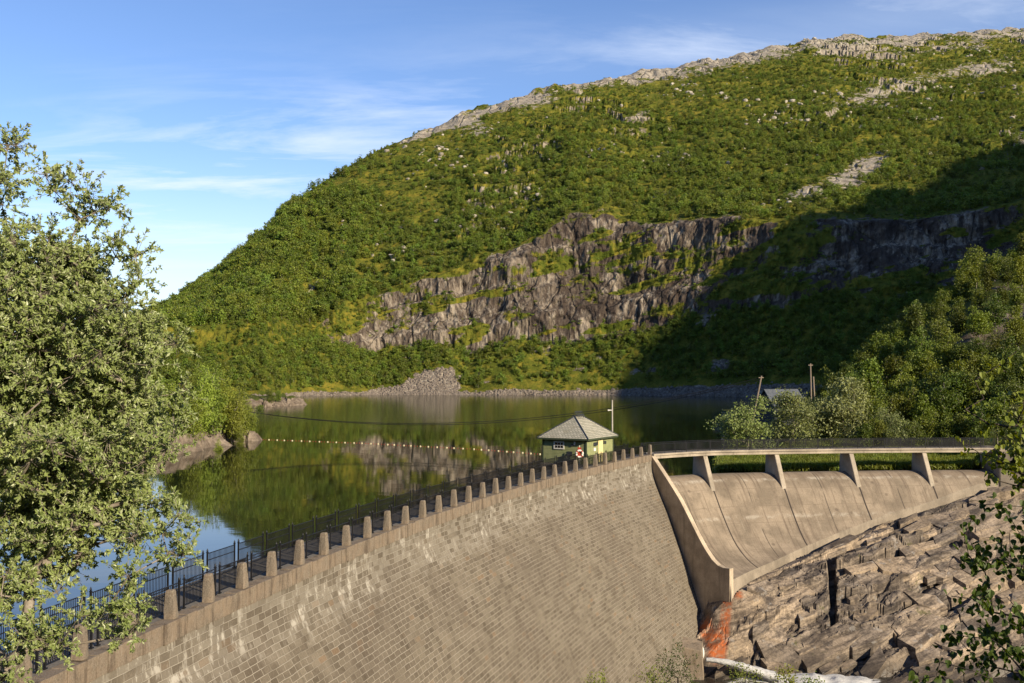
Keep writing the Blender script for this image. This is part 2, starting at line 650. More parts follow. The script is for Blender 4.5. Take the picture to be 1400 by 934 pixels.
def bedrock_mat():
    m, nt = new_mat("bedrock")
    N = NT(nt)
    v = N.coord('Object')
    sp = N.n('ShaderNodeSeparateXYZ')
    N.l(v, sp.inputs[0])
    cb = N.n('ShaderNodeCombineXYZ')
    N.l(N.math('MULTIPLY', sp.outputs[0], 0.22), cb.inputs[0])
    N.l(N.math('MULTIPLY', sp.outputs[1], 0.5), cb.inputs[1])
    N.l(N.math('MULTIPLY', N.math('SUBTRACT', sp.outputs[2], N.math('MULTIPLY', sp.outputs[0], 0.33)), 1.9), cb.inputs[2])
    sv = cb.outputs[0]
    a = N.noise(sv, 0.8, 7, 0.66, 0.3)
    b = N.noise(v, 0.16, 4, 0.6)
    f = N.noise(v, 3.0, 8, 0.72)
    c = N.mix(N.ramp(a, 0.39, 0.61), (0.125, 0.105, 0.09), (0.46, 0.385, 0.31))
    c = N.mix(N.ramp(b, 0.44, 0.62, 0, 0.65), c, (0.37, 0.30, 0.225))
    c = N.mul(c, N.mix(N.ramp(f, 0.25, 0.75), (0.45, 0.45, 0.47), (1.3, 1.3, 1.27)))
    c = N.mul(c, N.mix(N.attr('tone'), (0.68, 0.68, 0.70), (1.34, 1.27, 1.17)))
    g = N.noise(v, 0.45, 6, 0.7)
    c = N.mix(N.ramp(g, 0.54, 0.66, 0, 0.8), c, (0.075, 0.062, 0.055))
    c = N.mix(N.math('MULTIPLY', N.ramp(N.noise(v, 0.7, 5, 0.65), 0.60, 0.66), 0.55), c, (0.40, 0.38, 0.36))
    # moss
    mo = N.math('MULTIPLY', N.ramp(N.noise(v, 0.28, 5, 0.7), 0.62, 0.70), 0.7)
    c = N.mix(mo, c, (0.10, 0.105, 0.03))
    # iron seep below the training wall
    ru = N.math('MULTIPLY', N.attr('rust'), N.ramp(N.noise(v, 1.3, 6, 0.75), 0.36, 0.60, 0.1, 1.0))
    c = N.mix(ru, c, (0.60, 0.16, 0.045))
    we = N.attr('wet')
    c = N.mix(N.math('MULTIPLY', we, 0.75), c, (0.05, 0.042, 0.035))
    cr = N.voronoi(sv, 0.55, 'DISTANCE_TO_EDGE')
    h = N.math('ADD', N.math('MULTIPLY', a, 1.2), N.math('MULTIPLY', f, 0.5))
    h = N.math('ADD', h, N.ramp(cr, 0.0, 0.03, -0.6, 0))
    N.out(c, N.math('SUBTRACT', 0.9, N.math('MULTIPLY', we, 0.45)), N.bump(h, 0.55, 0.12), spec=0.25)
    return m


def mountain_mat():
    m, nt = new_mat("mountain_ground")
    N = NT(nt)
    v = N.coord('Object')
    rock = N.attr('rock')
    dark = N.attr('stain_shade')
    # heather and grass
    a = N.noise(v, 0.022, 5, 0.62)
    b = N.noise(v, 0.11, 5, 0.68)
    c = N.mix(N.ramp(a, 0.36, 0.64), (0.085, 0.115, 0.015), (0.165, 0.175, 0.024))
    c = N.mix(N.ramp(b, 0.46, 0.64, 0, 0.85), c, (0.29, 0.245, 0.035))
    c = N.mix(N.ramp(N.noise(v, 0.3, 4, 0.65), 0.54, 0.7, 0, 0.6), c, (0.035, 0.05, 0.012))
    # cliffs
    sv = N.coord('Object', (0.16, 0.16, 0.012))
    s1 = N.noise(sv, 1.0, 7, 0.68, 0.4)
    s2 = N.noise(N.coord('Object', (0.4, 0.4, 0.045)), 1.0, 6, 0.66)
    s3 = N.noise(v, 0.05, 5, 0.6)
    rk = N.mix(N.ramp(s1, 0.42, 0.66), (0.10, 0.078, 0.064), (0.43, 0.365, 0.29))
    rk = N.mix(N.ramp(s2, 0.50, 0.66, 0, 0.7), rk, (0.55, 0.49, 0.40))
    rk = N.mix(N.math('MULTIPLY', N.ramp(s3, 0.40, 0.54), N.math('MULTIPLY', dark, 0.85)), rk, (0.072, 0.054, 0.045))  # dark brown stain, doubling as painted shade on the right cliff
    pale = N.attr('pale')
    rk = N.mix(N.math('MULTIPLY', pale, N.ramp(N.noise(v, 0.12, 5, 0.7), 0.28, 0.58, 0.1, 0.8)), rk, (0.52, 0.47, 0.39))
    crk = N.voronoi(N.coord('Object', (0.05, 0.05, 0.022), (0.2, 0.1, 0.3)), 1.0, 'DISTANCE_TO_EDGE')
    rk = N.mix(N.ramp(crk, 0.0, 0.025, 0.6, 0), rk, (0.03, 0.025, 0.022))
    rf = N.math('ADD', rock, N.math('MULTIPLY', N.math('SUBTRACT', N.noise(v, 0.13, 6, 0.7), 0.5), 1.5))
    rf = N.ramp(rf, 0.42, 0.58)
    c = N.mix(rf, c, rk)
    h = N.math('ADD', N.math('MULTIPLY', s1, 1.0), N.math('MULTIPLY', N.noise(v, 0.5, 6, 0.7), 0.8))
    h = N.math('ADD', h, N.math('MULTIPLY', N.ramp(crk, 0.0, 0.06, -0.8, 0), rf))
    N.out(c, 0.95, N.bump(h, 0.8, 2.6), spec=0.1, gain=0.66)
    return m


def ground_mat():
    m, nt = new_mat("bank_ground")
    N = NT(nt)
    v = N.coord('Object')
    a = N.noise(v, 0.12, 5, 0.65)
    b = N.noise(v, 0.8, 6, 0.7)
    c = N.mix(N.ramp(a, 0.35, 0.65), (0.05, 0.075, 0.016), (0.10, 0.11, 0.025))
    c = N.mix(N.ramp(b, 0.5, 0.7, 0, 0.6), c, (0.03, 0.035, 0.012))
    rk = N.mix(N.ramp(N.noise(v, 0.5, 6, 0.65), 0.3, 0.7), (0.15, 0.115, 0.09), (0.36, 0.30, 0.24))
    rk = N.mul(rk, N.mix(N.ramp(b, 0.3, 0.7), (0.6, 0.6, 0.6), (1.15, 1.15, 1.15)))
    rf = N.math('ADD', N.attr('rock'), N.math('MULTIPLY', N.math('SUBTRACT', N.noise(v, 0.4, 5, 0.7), 0.5), 0.9))
    c = N.mix(N.ramp(rf, 0.42, 0.56), c, rk)
    N.out(c, 0.95, N.bump(b, 0.7, 0.5), spec=0.1)
    return m


def water_mat():
    m, nt = new_mat("lake_water")
    N = NT(nt)
    v = N.coord('Object', (0.5, 1.0, 1))
    a = N.noise(v, 0.55, 3, 0.5)
    b = N.noise(v, 0.06, 3, 0.5)
    h = N.math('ADD', N.math('MULTIPLY', a, 0.10), N.math('MULTIPLY', b, 0.5))
    bs = N.out((0.020, 0.024, 0.010), 0.035, N.bump(h, 0.07, 0.55), spec=0.5)
    bs.inputs['IOR'].default_value = 1.33
    # a breeze ruffles the far end of the lake
    sep = N.n('ShaderNodeSeparateXYZ')
    tc = N.n('ShaderNodeTexCoord')
    N.l(tc.outputs['Object'], sep.inputs[0])
    far = N.ramp(N.math('ADD', sep.outputs[1], N.math('MULTIPLY', b, 120)), 300, 400, 0.03, 0.11)
    N.l(far, bs.inputs['Roughness'])
    return m


def foam_mat():
    m, nt = new_mat("white_water")
    N = NT(nt)
    v = N.coord('Object', (0.7, 1.6, 1.0))
    f = N.noise(v, 0.8, 7, 0.7, 0.5)
    foam = N.math('ADD', N.attr('foam'), N.math('MULTIPLY', N.math('SUBTRACT', f, 0.5), 1.6))
    fr = N.ramp(foam, 0.4, 0.62)
    c = N.mix(fr, (0.03, 0.028, 0.022), (0.80, 0.80, 0.78))
    N.out(c, N.ramp(fr, 0, 1, 0.08, 0.7), N.bump(f, 0.6, 0.3), spec=0.5)
    return m


M = {
    'masonry': masonry_mat(),
    'granite': granite_mat("granite_post"),
    'coping': granite_mat("coping_stone", (0.36, 0.30, 0.235), (0.18, 0.145, 0.11), True),
    'walk': simple_mat("walkway_gravel", (0.16, 0.145, 0.125), (0.27, 0.245, 0.21), 6, 0.95, 0.4, 0.01),
    'iron': simple_mat("black_iron", (0.010, 0.011, 0.014), (0.022, 0.023, 0.028), 8, 0.45, 0.1, 0.003),
    'concrete': concrete_mat("concrete"),
    'chute': concrete_mat("chute_concrete", True, (0.35, 0.285, 0.215)),
    'wall_concrete': concrete_mat("wall_concrete", False, (0.64, 0.53, 0.40)),
    'pier_concrete': concrete_mat("pier_concrete", False, (0.52, 0.45, 0.36)),
    'bedrock': bedrock_mat(),
    'mountain': mountain_mat(),
    'ground': ground_mat(),
    'water': water_mat(),
    'foam': foam_mat(),
    'boulder': simple_mat("boulder_stone", (0.16, 0.135, 0.115), (0.34, 0.29, 0.245), 0.25, 0.95, 0.4, 0.3),
    'green_wall': simple_mat("green_cladding", (0.29, 0.325, 0.15), (0.38, 0.41, 0.20), 2.0, 0.7, 0.1, 0.01),
    'green_trim': simple_mat("green_trim", (0.06, 0.085, 0.05), (0.08, 0.10, 0.06), 2.0, 0.6),
    'slate': None,
    'cream': simple_mat("cream_paint", (0.85, 0.74, 0.36), (0.95, 0.84, 0.46), 3.0, 0.6),
    'white': simple_mat("white_paint", (0.88, 0.86, 0.78), (1.0, 0.98, 0.92), 3.0, 0.6),
    'glass': simple_mat("dark_glass", (0.010, 0.011, 0.012), (0.02, 0.02, 0.022), 1.0, 0.08),
    'dark_metal': simple_mat("dark_metal", (0.03, 0.035, 0.045), (0.06, 0.07, 0.09), 4.0, 0.4),
    'rope': simple_mat("rope", (0.16, 0.08, 0.05), (0.24, 0.12, 0.07), 5, 0.8),
    'float': simple_mat("float_plastic", (0.78, 0.68, 0.36), (0.85, 0.78, 0.52), 5, 0.4),
    'red': simple_mat("red_plastic", (0.42, 0.05, 0.03), (0.50, 0.08, 0.04), 5, 0.4),
    'pole_wood': simple_mat("pole_wood", (0.24, 0.19, 0.15), (0.40, 0.33, 0.26), 3, 0.85, 0.4, 0.02, 0, (4, 4, 0.4)),
    'pole_grey': simple_mat("pole_grey", (0.50, 0.47, 0.40), (0.62, 0.58, 0.50), 3, 0.6),
    'cable': simple_mat("cable", (0.015, 0.015, 0.016), (0.03, 0.03, 0.03), 3, 0.5),
    'cabin_roof': simple_mat("cabin_roof", (0.10, 0.115, 0.135), (0.16, 0.175, 0.20), 2, 0.5),
    'cabin_wall': simple_mat("cabin_wall", (0.03, 0.035, 0.05), (0.05, 0.055, 0.07), 2, 0.8),
    'bark_willow': simple_mat("willow_bark", (0.20, 0.165, 0.13), (0.40, 0.35, 0.29), 9, 0.9, 0.5, 0.01),
    'bark_birch': simple_mat("birch_bark", (0.18, 0.16, 0.13), (0.44, 0.40, 0.34), 3, 0.85, 0.4, 0.02),
    'bark_dark': simple_mat("dark_bark", (0.05, 0.04, 0.032), (0.10, 0.08, 0.065), 8, 0.9, 0.4, 0.01),
    'willow': leaf_mat("willow_leaf", (0.19, 0.24, 0.06), (0.44, 0.49, 0.175), 0.32, 1.4, under=(0.46, 0.50, 0.30), rough=0.42, spec=0.45),
    'birch': leaf_mat("birch_leaf", (0.09, 0.135, 0.020), (0.215, 0.26, 0.042), 0.35),
    'birch_bright': leaf_mat("bright_birch_leaf", (0.16, 0.215, 0.03), (0.31, 0.36, 0.06), 0.38),
    'sallow': leaf_mat("sallow_leaf", (0.12, 0.155, 0.035), (0.27, 0.30, 0.09), 0.3, under=(0.25, 0.28, 0.14)),
    'alpine': leaf_mat("mountain_birch_leaf", (0.085, 0.14, 0.018), (0.225, 0.275, 0.036), 0.3),
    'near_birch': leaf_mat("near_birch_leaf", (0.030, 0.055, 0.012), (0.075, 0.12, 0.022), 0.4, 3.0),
    'grass': leaf_mat("grass_blade", (0.12, 0.17, 0.022), (0.24, 0.27, 0.05), 0.35, 0.8),
}


def slate_mat():
    m, nt = new_mat("slate_tiles")
    N = NT(nt)
    tc = N.n('ShaderNodeTexCoord')
    b = N.n('ShaderNodeTexBrick')
    N.l(tc.outputs['UV'], b.inputs['Vector'])
    b.inputs['Color1'].default_value = (0.46, 0.45, 0.36, 1)
    b.inputs['Color2'].default_value = (0.64, 0.61, 0.50, 1)
    b.inputs['Mortar'].default_value = (0.11, 0.11, 0.09, 1)
    b.inputs['Scale'].default_value = 1.0
    b.inputs['Mortar Size'].default_value = 0.03
    b.inputs['Brick Width'].default_value = 0.42
    b.inputs['Row Height'].default_value = 0.30
    f = N.noise(N.coord('Object'), 1.2, 6, 0.7)
    c = N.mix(N.ramp(f, 0.5, 0.7, 0, 0.6), b.outputs['Color'], (0.33, 0.30, 0.20))
    N.out(c, 0.75, N.bump(N.math('SUBTRACT', f, b.outputs['Fac']), 0.5, 0.03))
    return m


M['slate'] = slate_mat()


# ================================================================== THE SETTING
# ------------------------------------------------------------------ mountain across the lake
def interp(u, xs, ys):
    # smooth monotone-ish interpolation
    return np.interp(u, xs, ys)


U = np.concatenate([np.linspace(-420, 150, 150), np.linspace(151, 1480, 1000), np.linspace(1484, 2500, 170)])
ridge_v = interp(U, [-420, 60, 150, 205, 235, 260, 300, 330, 370, 400, 440, 480, 520, 560, 600, 650, 700, 760, 800, 850, 900, 950, 1000, 1060, 1120, 1180, 1240, 1300, 1360, 1400, 1600, 2500],
                 [500, 480, 455, 432, 418, 402, 375, 345, 308, 277, 250, 225, 203, 184, 168, 147, 131, 118, 110, 102, 96, 84, 75, 62, 53, 49, 47, 43, 39, 38, 30, 60])
ridge_Y = interp(U, [-420, 235, 400, 600, 900, 1400, 2500], [1100, 1000, 1060, 1180, 1330, 1500, 1500])
shore_Y = interp(U, [-420, 360, 410, 520, 700, 850, 950, 1100, 1400, 2500], [640, 640, 690, 735, 722, 715, 690, 640, 600, 560])
base_v = interp(U, [-420, 300, 380, 430, 520, 600, 640, 700, 760, 830, 900, 960, 1020, 1100, 1200, 1300, 1400, 2500],
                [500, 480, 478, 474, 484, 470, 484, 462, 470, 468, 446, 430, 420, 412, 400, 390, 380, 380])
top_v = interp(U, [-420, 300, 380, 430, 470, 520, 560, 610, 650, 690, 740, 780, 830, 880, 940, 1000, 1060, 1120, 1180, 1250, 1330, 1400, 2500],
               [470, 445, 440, 448, 415, 400, 385, 372, 350, 345, 318, 292, 290, 310, 300, 296, 305, 300, 302, 300, 288, 272, 270])
# slopes (z over Y), pixel -> world
e_r, e_b, e_t = slope_of(ridge_v), slope_of(base_v), slope_of(top_v)
e_t = np.minimum(e_t, e_r - 0.004)
e_b = np.minimum(e_b, e_t - 0.002)
Yb = shore_Y + 52
zb = H + e_b * Yb
Yt = Yb.copy()
for _ in range(6):
    Yt = Yb + np.maximum(H + e_t * Yt - zb, 0) * 0.50 + 4
zt = H + e_t * Yt
zr = H + e_r * ridge_Y
NA, NC, NU, NK = 44, 100, 190, 16
rows = []
ones = np.ones_like(U)
for i in range(NA):                       # shore and apron
    t = i / NA
    k = t ** 1.15
    Y = (shore_Y - 14) + (Yb - shore_Y + 14) * t
    z = (WATER - 5) + (zb - WATER + 5) * (0.25 * t + 0.75 * k * k ** 0.1)
    rows.append((Y, z, 0 * ones + t * 0.999, ))
for i in range(NC):                       # cliff
    t = i / NC
    Y = Yb + (Yt - Yb) * t
    z = zb + (zt - zb) * (t + 0.05 * math.sin(t * 9.4))
    rows.append((Y, z, 1 + t * ones))
for i in range(NU + 1):                   # upper slope
    t = (i / NU)
    Y = Yt + (ridge_Y - Yt) * t ** 0.92
    tt = (Y - Yt) / (ridge_Y - Yt)
    # convex profile: steeper below, easing off at the top, but never above the ridge line of sight
    e = e_t + (e_r - e_t) * (1 - (1 - tt) ** 1.35)
    z = H + e * Y
    rows.append((Y, z, 2 + tt))
for i in range(1, NK + 1):                # back side, falling away
    t = i / NK
    Y = ridge_Y + 900 * t
    z = zr + (Y - ridge_Y) * 0.02 - 500 * t * t
    rows.append((Y, z, 3 + t * ones))
MY = np.array([r[0] for r in rows]); MZ = np.array([r[1] for r in rows]); MT = np.array([r[2] for r in rows])
MS = (MZ - H) / MY
MX = ((U - CX) / FPX)[None, :] * MY * (math.cos(PITCH) + MS * math.sin(PITCH))
# relief
att_front = sstep(0.1, 0.5, MT) * (1 - 0.75 * sstep(2.86, 2.97, MT) * (1 - sstep(3.0, 3.1, MT)))
cl = sstep(0.93, 1.03, MT) * (1 - sstep(1.93, 2.08, MT))
upm = sstep(1.95, 2.15, MT)
n1 = fbm(MX / 90, MY / 90, MZ / 90, 5, 1)
n2 = fbm(MX / 26, MY / 26, MZ / 26, 5, 2)
rib = fbm(MX / 13, MY / 13, MZ / 70, 5, 3)
rid = 1 - np.abs(fbm(MX / 40, MY / 40, MZ / 50, 4, 9)) * 2
MZ2 = MZ + att_front * (n1 * 7.0 + n2 * 3.2) * (0.35 + 0.65 * upm)
MZ2 = MZ2 + sstep(2.85, 2.97, MT) * (1 - sstep(3.05, 3.3, MT)) * (np.abs(fbm(MX / 26, MY / 60, None, 4, 51)) * 13 - 4) * sstep(420, 620, (U * np.ones_like(MX)))
# stepped outcrops on the upper slopes
q = (MZ2 + 0.22 * MX + n2 * 22 + n1 * 34 + 9 * fbm(MX / 8, MY / 8, MZ / 8, 3, 8)) / 34.0
fq = q - np.floor(q)
stepz = (sstep(0.72, 0.86, fq) - fq) * 30.0 * 0.34
outc = sstep(0.0, 0.4, fbm(MX / 110, MY / 150, None, 4, 21))
MZ2 = MZ2 + att_front * upm * stepz * (0.25 + 0.75 * outc)
MY2 = MY - cl * (rib * 6.0 + rid * 3.0 + fbm(MX / 4, MY / 4, MZ / 30, 3, 5) * 2.4)
# ledges of the cliff
led = ((MZ - 0.16 * MX + n2 * 10) / 27.0)
fl = led - np.floor(led)
MY2 = MY2 + cl * (sstep(0.0, 0.16, fl) - fl) * 4.0
MZ2 = np.where(MT < 0.35, MZ + n2 * 0.6, MZ2)
# talus fan and right hand side hollow keep the apron lively
MZ2 = MZ2 + sstep(0.25, 0.6, MT) * (1 - sstep(0.95, 1.0, MT)) * (n1 * 5 + n2 * 2.4)
Vm = np.stack([MX, MY2, MZ2], -1)
nr, nc = MX.shape
# steepness
dY = np.gradient(Vm, axis=0); dX = np.gradient(Vm, axis=1)
nrm = np.cross(dX, dY)
nrm /= np.linalg.norm(nrm, axis=-1, keepdims=True) + 1e-9
steep = 1 - np.abs(nrm[..., 2])
uu = np.broadcast_to(U[None, :], MX.shape)
vv_e = (MZ2 - H) / MY2
vpx = CY - FPX * (vv_e - math.tan(PITCH)) / (1 + vv_e * math.tan(PITCH))
clgate = sstep(395, 450, uu) * (1 - sstep(2400, 2500, uu))
rock = cl * clgate * (0.72 + 0.5 * fbm(MX / 30, MY / 30, MZ / 12, 4, 31))
# vegetated ledges across the cliff
veg_l = sstep(0.12, 0.42, fbm(MX / 34 , MY / 34, (MZ - 0.25 * MX) / 9, 4, 33))
rock = rock - cl * veg_l * 0.95
rock = rock - cl * sstep(930, 1040, uu) * (0.04 + 0.5 * fbm(MX / 40, MY / 40, MZ / 26, 3, 36)) * (1 - 0.9 * np.exp(-((uu - 1300) / 110) ** 2 - ((vpx - 325) / 42) ** 2))
# left end gets patchier
rock = rock - cl * (1 - sstep(420, 620, uu)) * (0.25 + 0.4 * fbm(MX / 22, MY / 22, MZ / 22, 3, 34))
# upper slope outcrops: steep steps, scattered; more towards the ridge
near_top = sstep(2.72, 2.97, MT)
up_rock = upm * (sstep(0.34, 0.62, steep) * 0.5 * outc + sstep(460, 580, uu) * near_top * (0.66 + 0.12 * sstep(800, 1000, uu) + 0.95 * fbm(MX / 28, MY / 28, MZ / 14, 4, 35)))


def blob(cx, cy, rx, ry, rot=0.0):
    c, s = math.cos(rot), math.sin(rot)
    dx, dy = uu - cx, vpx - cy
    a = (dx * c + dy * s) / rx
    b = (-dx * s + dy * c) / ry
    return np.exp(-(a * a + b * b))


patches = (blob(1185, 225, 55, 22, -0.5) * 0.8 + blob(1200, 130, 75, 18, -0.2) * 0.9 + blob(1340, 95, 75, 14, -0.12) * 0.85 + blob(1110, 265, 60, 20, -0.2) * 0.75 + blob(900, 265, 26, 9) * 0.7
           + blob(730, 135, 30, 12) * 0.6 + blob(650, 180, 25, 14) * 0.7 + blob(1395, 185, 30, 22) * 0.7 + blob(425, 395, 40, 7, -0.9) * 0.8 + blob(880, 155, 26, 9, -.2) * 0.6 + blob(1240, 300, 130, 40) * 0.15)
up_rock = up_rock + upm * patches * (0.75 + 0.6 * fbm(MX / 16, MY / 16, MZ / 8, 4, 37))
sho = sstep(0.0, 0.16, MT) * (1 - sstep(0.30, 0.36, MT))
td = uu - 606 + fbm(MX / 14, MY / 14, None, 3, 39) * 16
talus = sstep(0.0, 8.0, 3 + (vpx - 501) * np.where(td < 0, 2.7, 0.75) - np.abs(td) + fbm(MX / 5, MY / 5, None, 3, 40) * 12) * (vpx > 498) * (MT < 1)
rock = rock + up_rock + np.where(MT < 1, 0.9 * (1 - sstep(0.22, 0.28, MT)) + talus * 1.4, 0)
rock = rock + (MT >= 0.4) * (MT < 1) * sstep(0.12, 0.5, fbm(MX / 24, MY / 24, MZ / 10, 4, 38)) * 0.55
rock = np.where(MT > 3.0, 0.6, rock)
stain_shade = np.clip(cl * (0.10 + 0.9 * sstep(600, 860, uu)) + 0.1, 0, 1)  # brown rock staining; towards the right it also paints the shaded cliff darker
pale = np.clip(upm * (near_top * 0.9 + patches * 1.3) + 0.25 * (1 - cl) + talus, 0, 1)
faces = grid_faces(nr, nc)
me = np_mesh("mountain", Vm.reshape(-1, 3), faces, M['mountain'], False, {'rock': rock.ravel(), 'stain_shade': stain_shade.ravel(), 'pale': pale.ravel()})
me.polygons.foreach_set('use_smooth', (rock[:-1, :-1] < 0.42).ravel())
tag(link("mountain", me), kind='structure')


def surf(px, py):
    """first mountain vertex seen at a photo pixel"""
    j = int(np.argmin(np.abs(U - px)))
    colv = vpx[:NA + NC + NU, j]
    k = int(np.argmax(colv <= py))
    return Vm[k, j]


# ridge far out of the frame to the right whose shade lies on the slope
edge = [(1700, 95), (1550, 150), (1400, 205), (1300, 236), (1200, 264), (1130, 291), (1080, 312), (1045, 335), (1025, 360), (1000, 395), (970, 430), (940, 452), (890, 482), (884, 510), (874, 538)]
crest_pts = []
for i, (px, py) in enumerate(edge):
    P = surf(px, py)
    xt = 640 + 420 * (len(edge) - 1 - i) / (len(edge) - 1)
    t = (xt - P[0]) / SUN[0]
    crest_pts.append(P + SUN * t + np.array([0, 0, 7.0]))
crest_pts = sorted(crest_pts, key=lambda p: -p[1])
last = crest_pts[-1]
crest_pts += [np.array([last[0] - 10, last[1] - 70, last[2] * 0.62]), np.array([last[0] - 30, last[1] - 150, last[2] * 0.3]), np.array([last[0] - 30, last[1] - 260, -10])]
first = crest_pts[0]
crest_pts = [np.array([first[0] + 60, first[1] + 500, first[2] * 0.9])] + crest_pts
CP = np.array(crest_pts)
tcum = np.concatenate([[0], np.cumsum(np.linalg.norm(np.diff(CP, axis=0), axis=1))])
ts = np.linspace(0, tcum[-1], 260)
CP = np.stack([np.interp(ts, tcum, CP[:, k]) for k in range(3)], -1)
CP[:, 2] += fbm(ts / 30, ts * 0, None, 4, 44) * 3.0
offs = np.concatenate([np.linspace(-1, 0, 26), np.linspace(0, 1.4, 14)[1:]])
RX = CP[None, :, 0] + offs[:, None] * np.maximum(CP[None, :, 2] + 12, 8) * 1.05
RZ = CP[None, :, 2] - np.abs(offs)[:, None] * (CP[None, :, 2] + 12)
RY = np.broadcast_to(CP[None, :, 1], RX.shape)
nz = fbm(RX / 60, RY / 60, RZ / 60, 4, 45) * 14 * np.minimum(np.abs(offs) * 6, 1)[:, None]
Vr = np.stack([RX, RY, RZ - np.abs(nz)], -1)
me = np_mesh("shading_ridge", Vr.reshape(-1, 3), grid_faces(*RX.shape), M['mountain'], True, {'rock': np.full(RX.size, 0.2), 'stain_shade': np.zeros(RX.size), 'pale': np.zeros(RX.size)})
tag(link("unseen_hill", me), kind='structure')

# unseen hill added behind the camera, raised to block low sky and deepen shade
paz = np.radians(np.linspace(100, 292, 150)); prr = np.concatenate([np.linspace(130, 420, 40), np.linspace(440, 900, 14)])
PA, PRR = np.meshgrid(paz, prr, indexing='ij')
elv = np.interp(np.degrees(PA), [100, 115, 135, 150, 170, 200, 240, 265, 292], [2, 8, 11, 16, 27, 33, 30, 18, 4])
PZ_ = PRR * np.tan(np.radians(elv)) * sstep(120, 330, PRR) * np.where(PRR > 420, 420 / PRR, 1) - 12
PX_, PY_ = PRR * np.sin(PA), PRR * np.cos(PA)
PZ_ = PZ_ + fbm(PX_ / 50, PY_ / 50, None, 4, 160) * 10 * sstep(130, 220, PRR)
me = np_mesh("unseen_hill", np.stack([PX_, PY_, PZ_], -1).reshape(-1, 3), grid_faces(*PA.shape), M['mountain'], True, {'rock': np.full(PA.size, 0.15), 'stain_shade': np.zeros(PA.size), 'pale': np.zeros(PA.size)})
tag(link("unseen_hill", me), kind='structure')

# ------------------------------------------------------------------ dam line
S0 = np.array([-1.5818454, 3.2427197]) * H
HD0, KAP, SP = 0.184, 0.0319 / H, 0.3001 * H
NPOST = 34
LEND = SP * (NPOST - 1)


def dam_pt(s, off=0.0):
    """plan point on the post line at arc length s, off metres downstream; also heading"""
    h = HD0 + KAP * s
    # exact arc
    x = S0[0] + (-math.cos(h) + math.cos(HD0)) / KAP
    y = S0[1] + (math.sin(h) - math.sin(HD0)) / KAP
    return x + math.cos(h) * off, y - math.sin(h) * off, h


def dam_strip(prof, s0, s1, n, vs=None):
    """sweep a profile of (offset, z) along the dam; returns V, F, uv"""
    V, UV = [], []
    L = [0.0]
    for (a, b), (c, d) in zip(prof[:-1], prof[1:]):
        L.append(L[-1] + math.hypot(c - a, d - b))
    for i in range(n + 1):
        s = s0 + (s1 - s0) * i / n
        for (o, z), l in zip(prof, L):
            x, y, h = dam_pt(s, o)
            V.append((x, y, z))
            UV.append((s, -l))
    return np.array(V), grid_faces(n + 1, len(prof)), np.array(UV)


SA, SB = -34.0, LEND - 0.2
dam = empty("dam", (*dam_pt(LEND / 2)[:2], -20))
tag(dam, "long curved masonry dam of grey-brown granite blocks with lime streaks below its coping", "dam")


def put(o, parent):
    """parent keeping world placement"""
    o.parent = parent
    o.matrix_parent_inverse = parent.matrix_world.inverted() if False else Matrix.Translation(parent.location).inverted() if not any(parent.rotation_euler) else (Matrix.Translation(parent.location) @ parent.rotation_euler.to_matrix().to_4x4()).inverted()
    return o


prof = [(0.38, -0.85), (0.41, -1.6), (0.55, -2.4), (0.85, -3.2), (1.3, -4.1), (2.2, -5.7), (3.25, -7.5)]
z, o = -7.5, 3.25
while z > -30:
    z -= 1.3
    o += 1.3 * (0.48 if z > -13 else 0.43)
    prof.append((o, z))
V, F, uv = dam_strip(prof, SA, SB, 150)
me = np_mesh("masonry_face", V, F[:, ::-1], M['masonry'], False, None, uv)
put(link("masonry_face", me), dam)
# body: upstream wall, top under the walkway, ends
V, F, uv = dam_strip([(-3.2, -26.0), (-3.2, -0.16), (0.36, -0.16), (0.36, -1.0)], SA, SB, 100)
put(link("dam_body", np_mesh("dam_body", V, F[:, ::-1], M['concrete'], False, None, uv)), dam)
# walkway slab
V, F, uv = dam_strip([(-3.28, -0.5), (-3.28, -0.02), (-0.26, -0.02), (-0.26, -0.15)], SA, SB, 110)
put(link("walkway", np_mesh("walkway", V, F[:, ::-1], M['walk'], False, None, uv)), dam)
# coping: upright stones with uneven faces
mb = MB()
s = SA
cr = random.Random(5)
while s < SB - 0.2:
    w = cr.uniform(0.4, 1.05)
    s2 = min(s + w, SB)
    out_ = 0.44 + cr.uniform(-0.035, 0.045)
    top = 0.0 + cr.uniform(-0.03, 0.03)
    bot = -0.88 + cr.uniform(-0.03, 0.03)
    P = []
    for zz_ in (bot, top):
        for ss_, oo in ((s + 0.008, -0.26), (s2 - 0.008, -0.26), (s2 - 0.008, out_), (s + 0.008, out_)):
            x, y, h = dam_pt(ss_, oo)
            P.append((x, y, zz_))
    mb.hexa(P)
    s = s2
cop = mb.build("coping", M['coping'], None, bevel=0.012)
put(cop, dam)


# granite guard posts
def ordinal(n):
    W = ['', 'first', 'second', 'third', 'fourth', 'fifth', 'sixth', 'seventh', 'eighth', 'ninth', 'tenth', 'eleventh', 'twelfth', 'thirteenth', 'fourteenth', 'fifteenth', 'sixteenth', 'seventeenth', 'eighteenth', 'nineteenth', 'twentieth']
    T = {2: 'twenty', 3: 'thirty', 4: 'forty', 5: 'fifty', 6: 'sixty', 7: 'seventy', 8: 'eighty', 9: 'ninety'}
    if n <= 20:
        return W[n]
    if n % 10 == 0:
        return T[n // 10][:-1] + 'ieth'
    return T[n // 10] + '-' + W[n % 10]


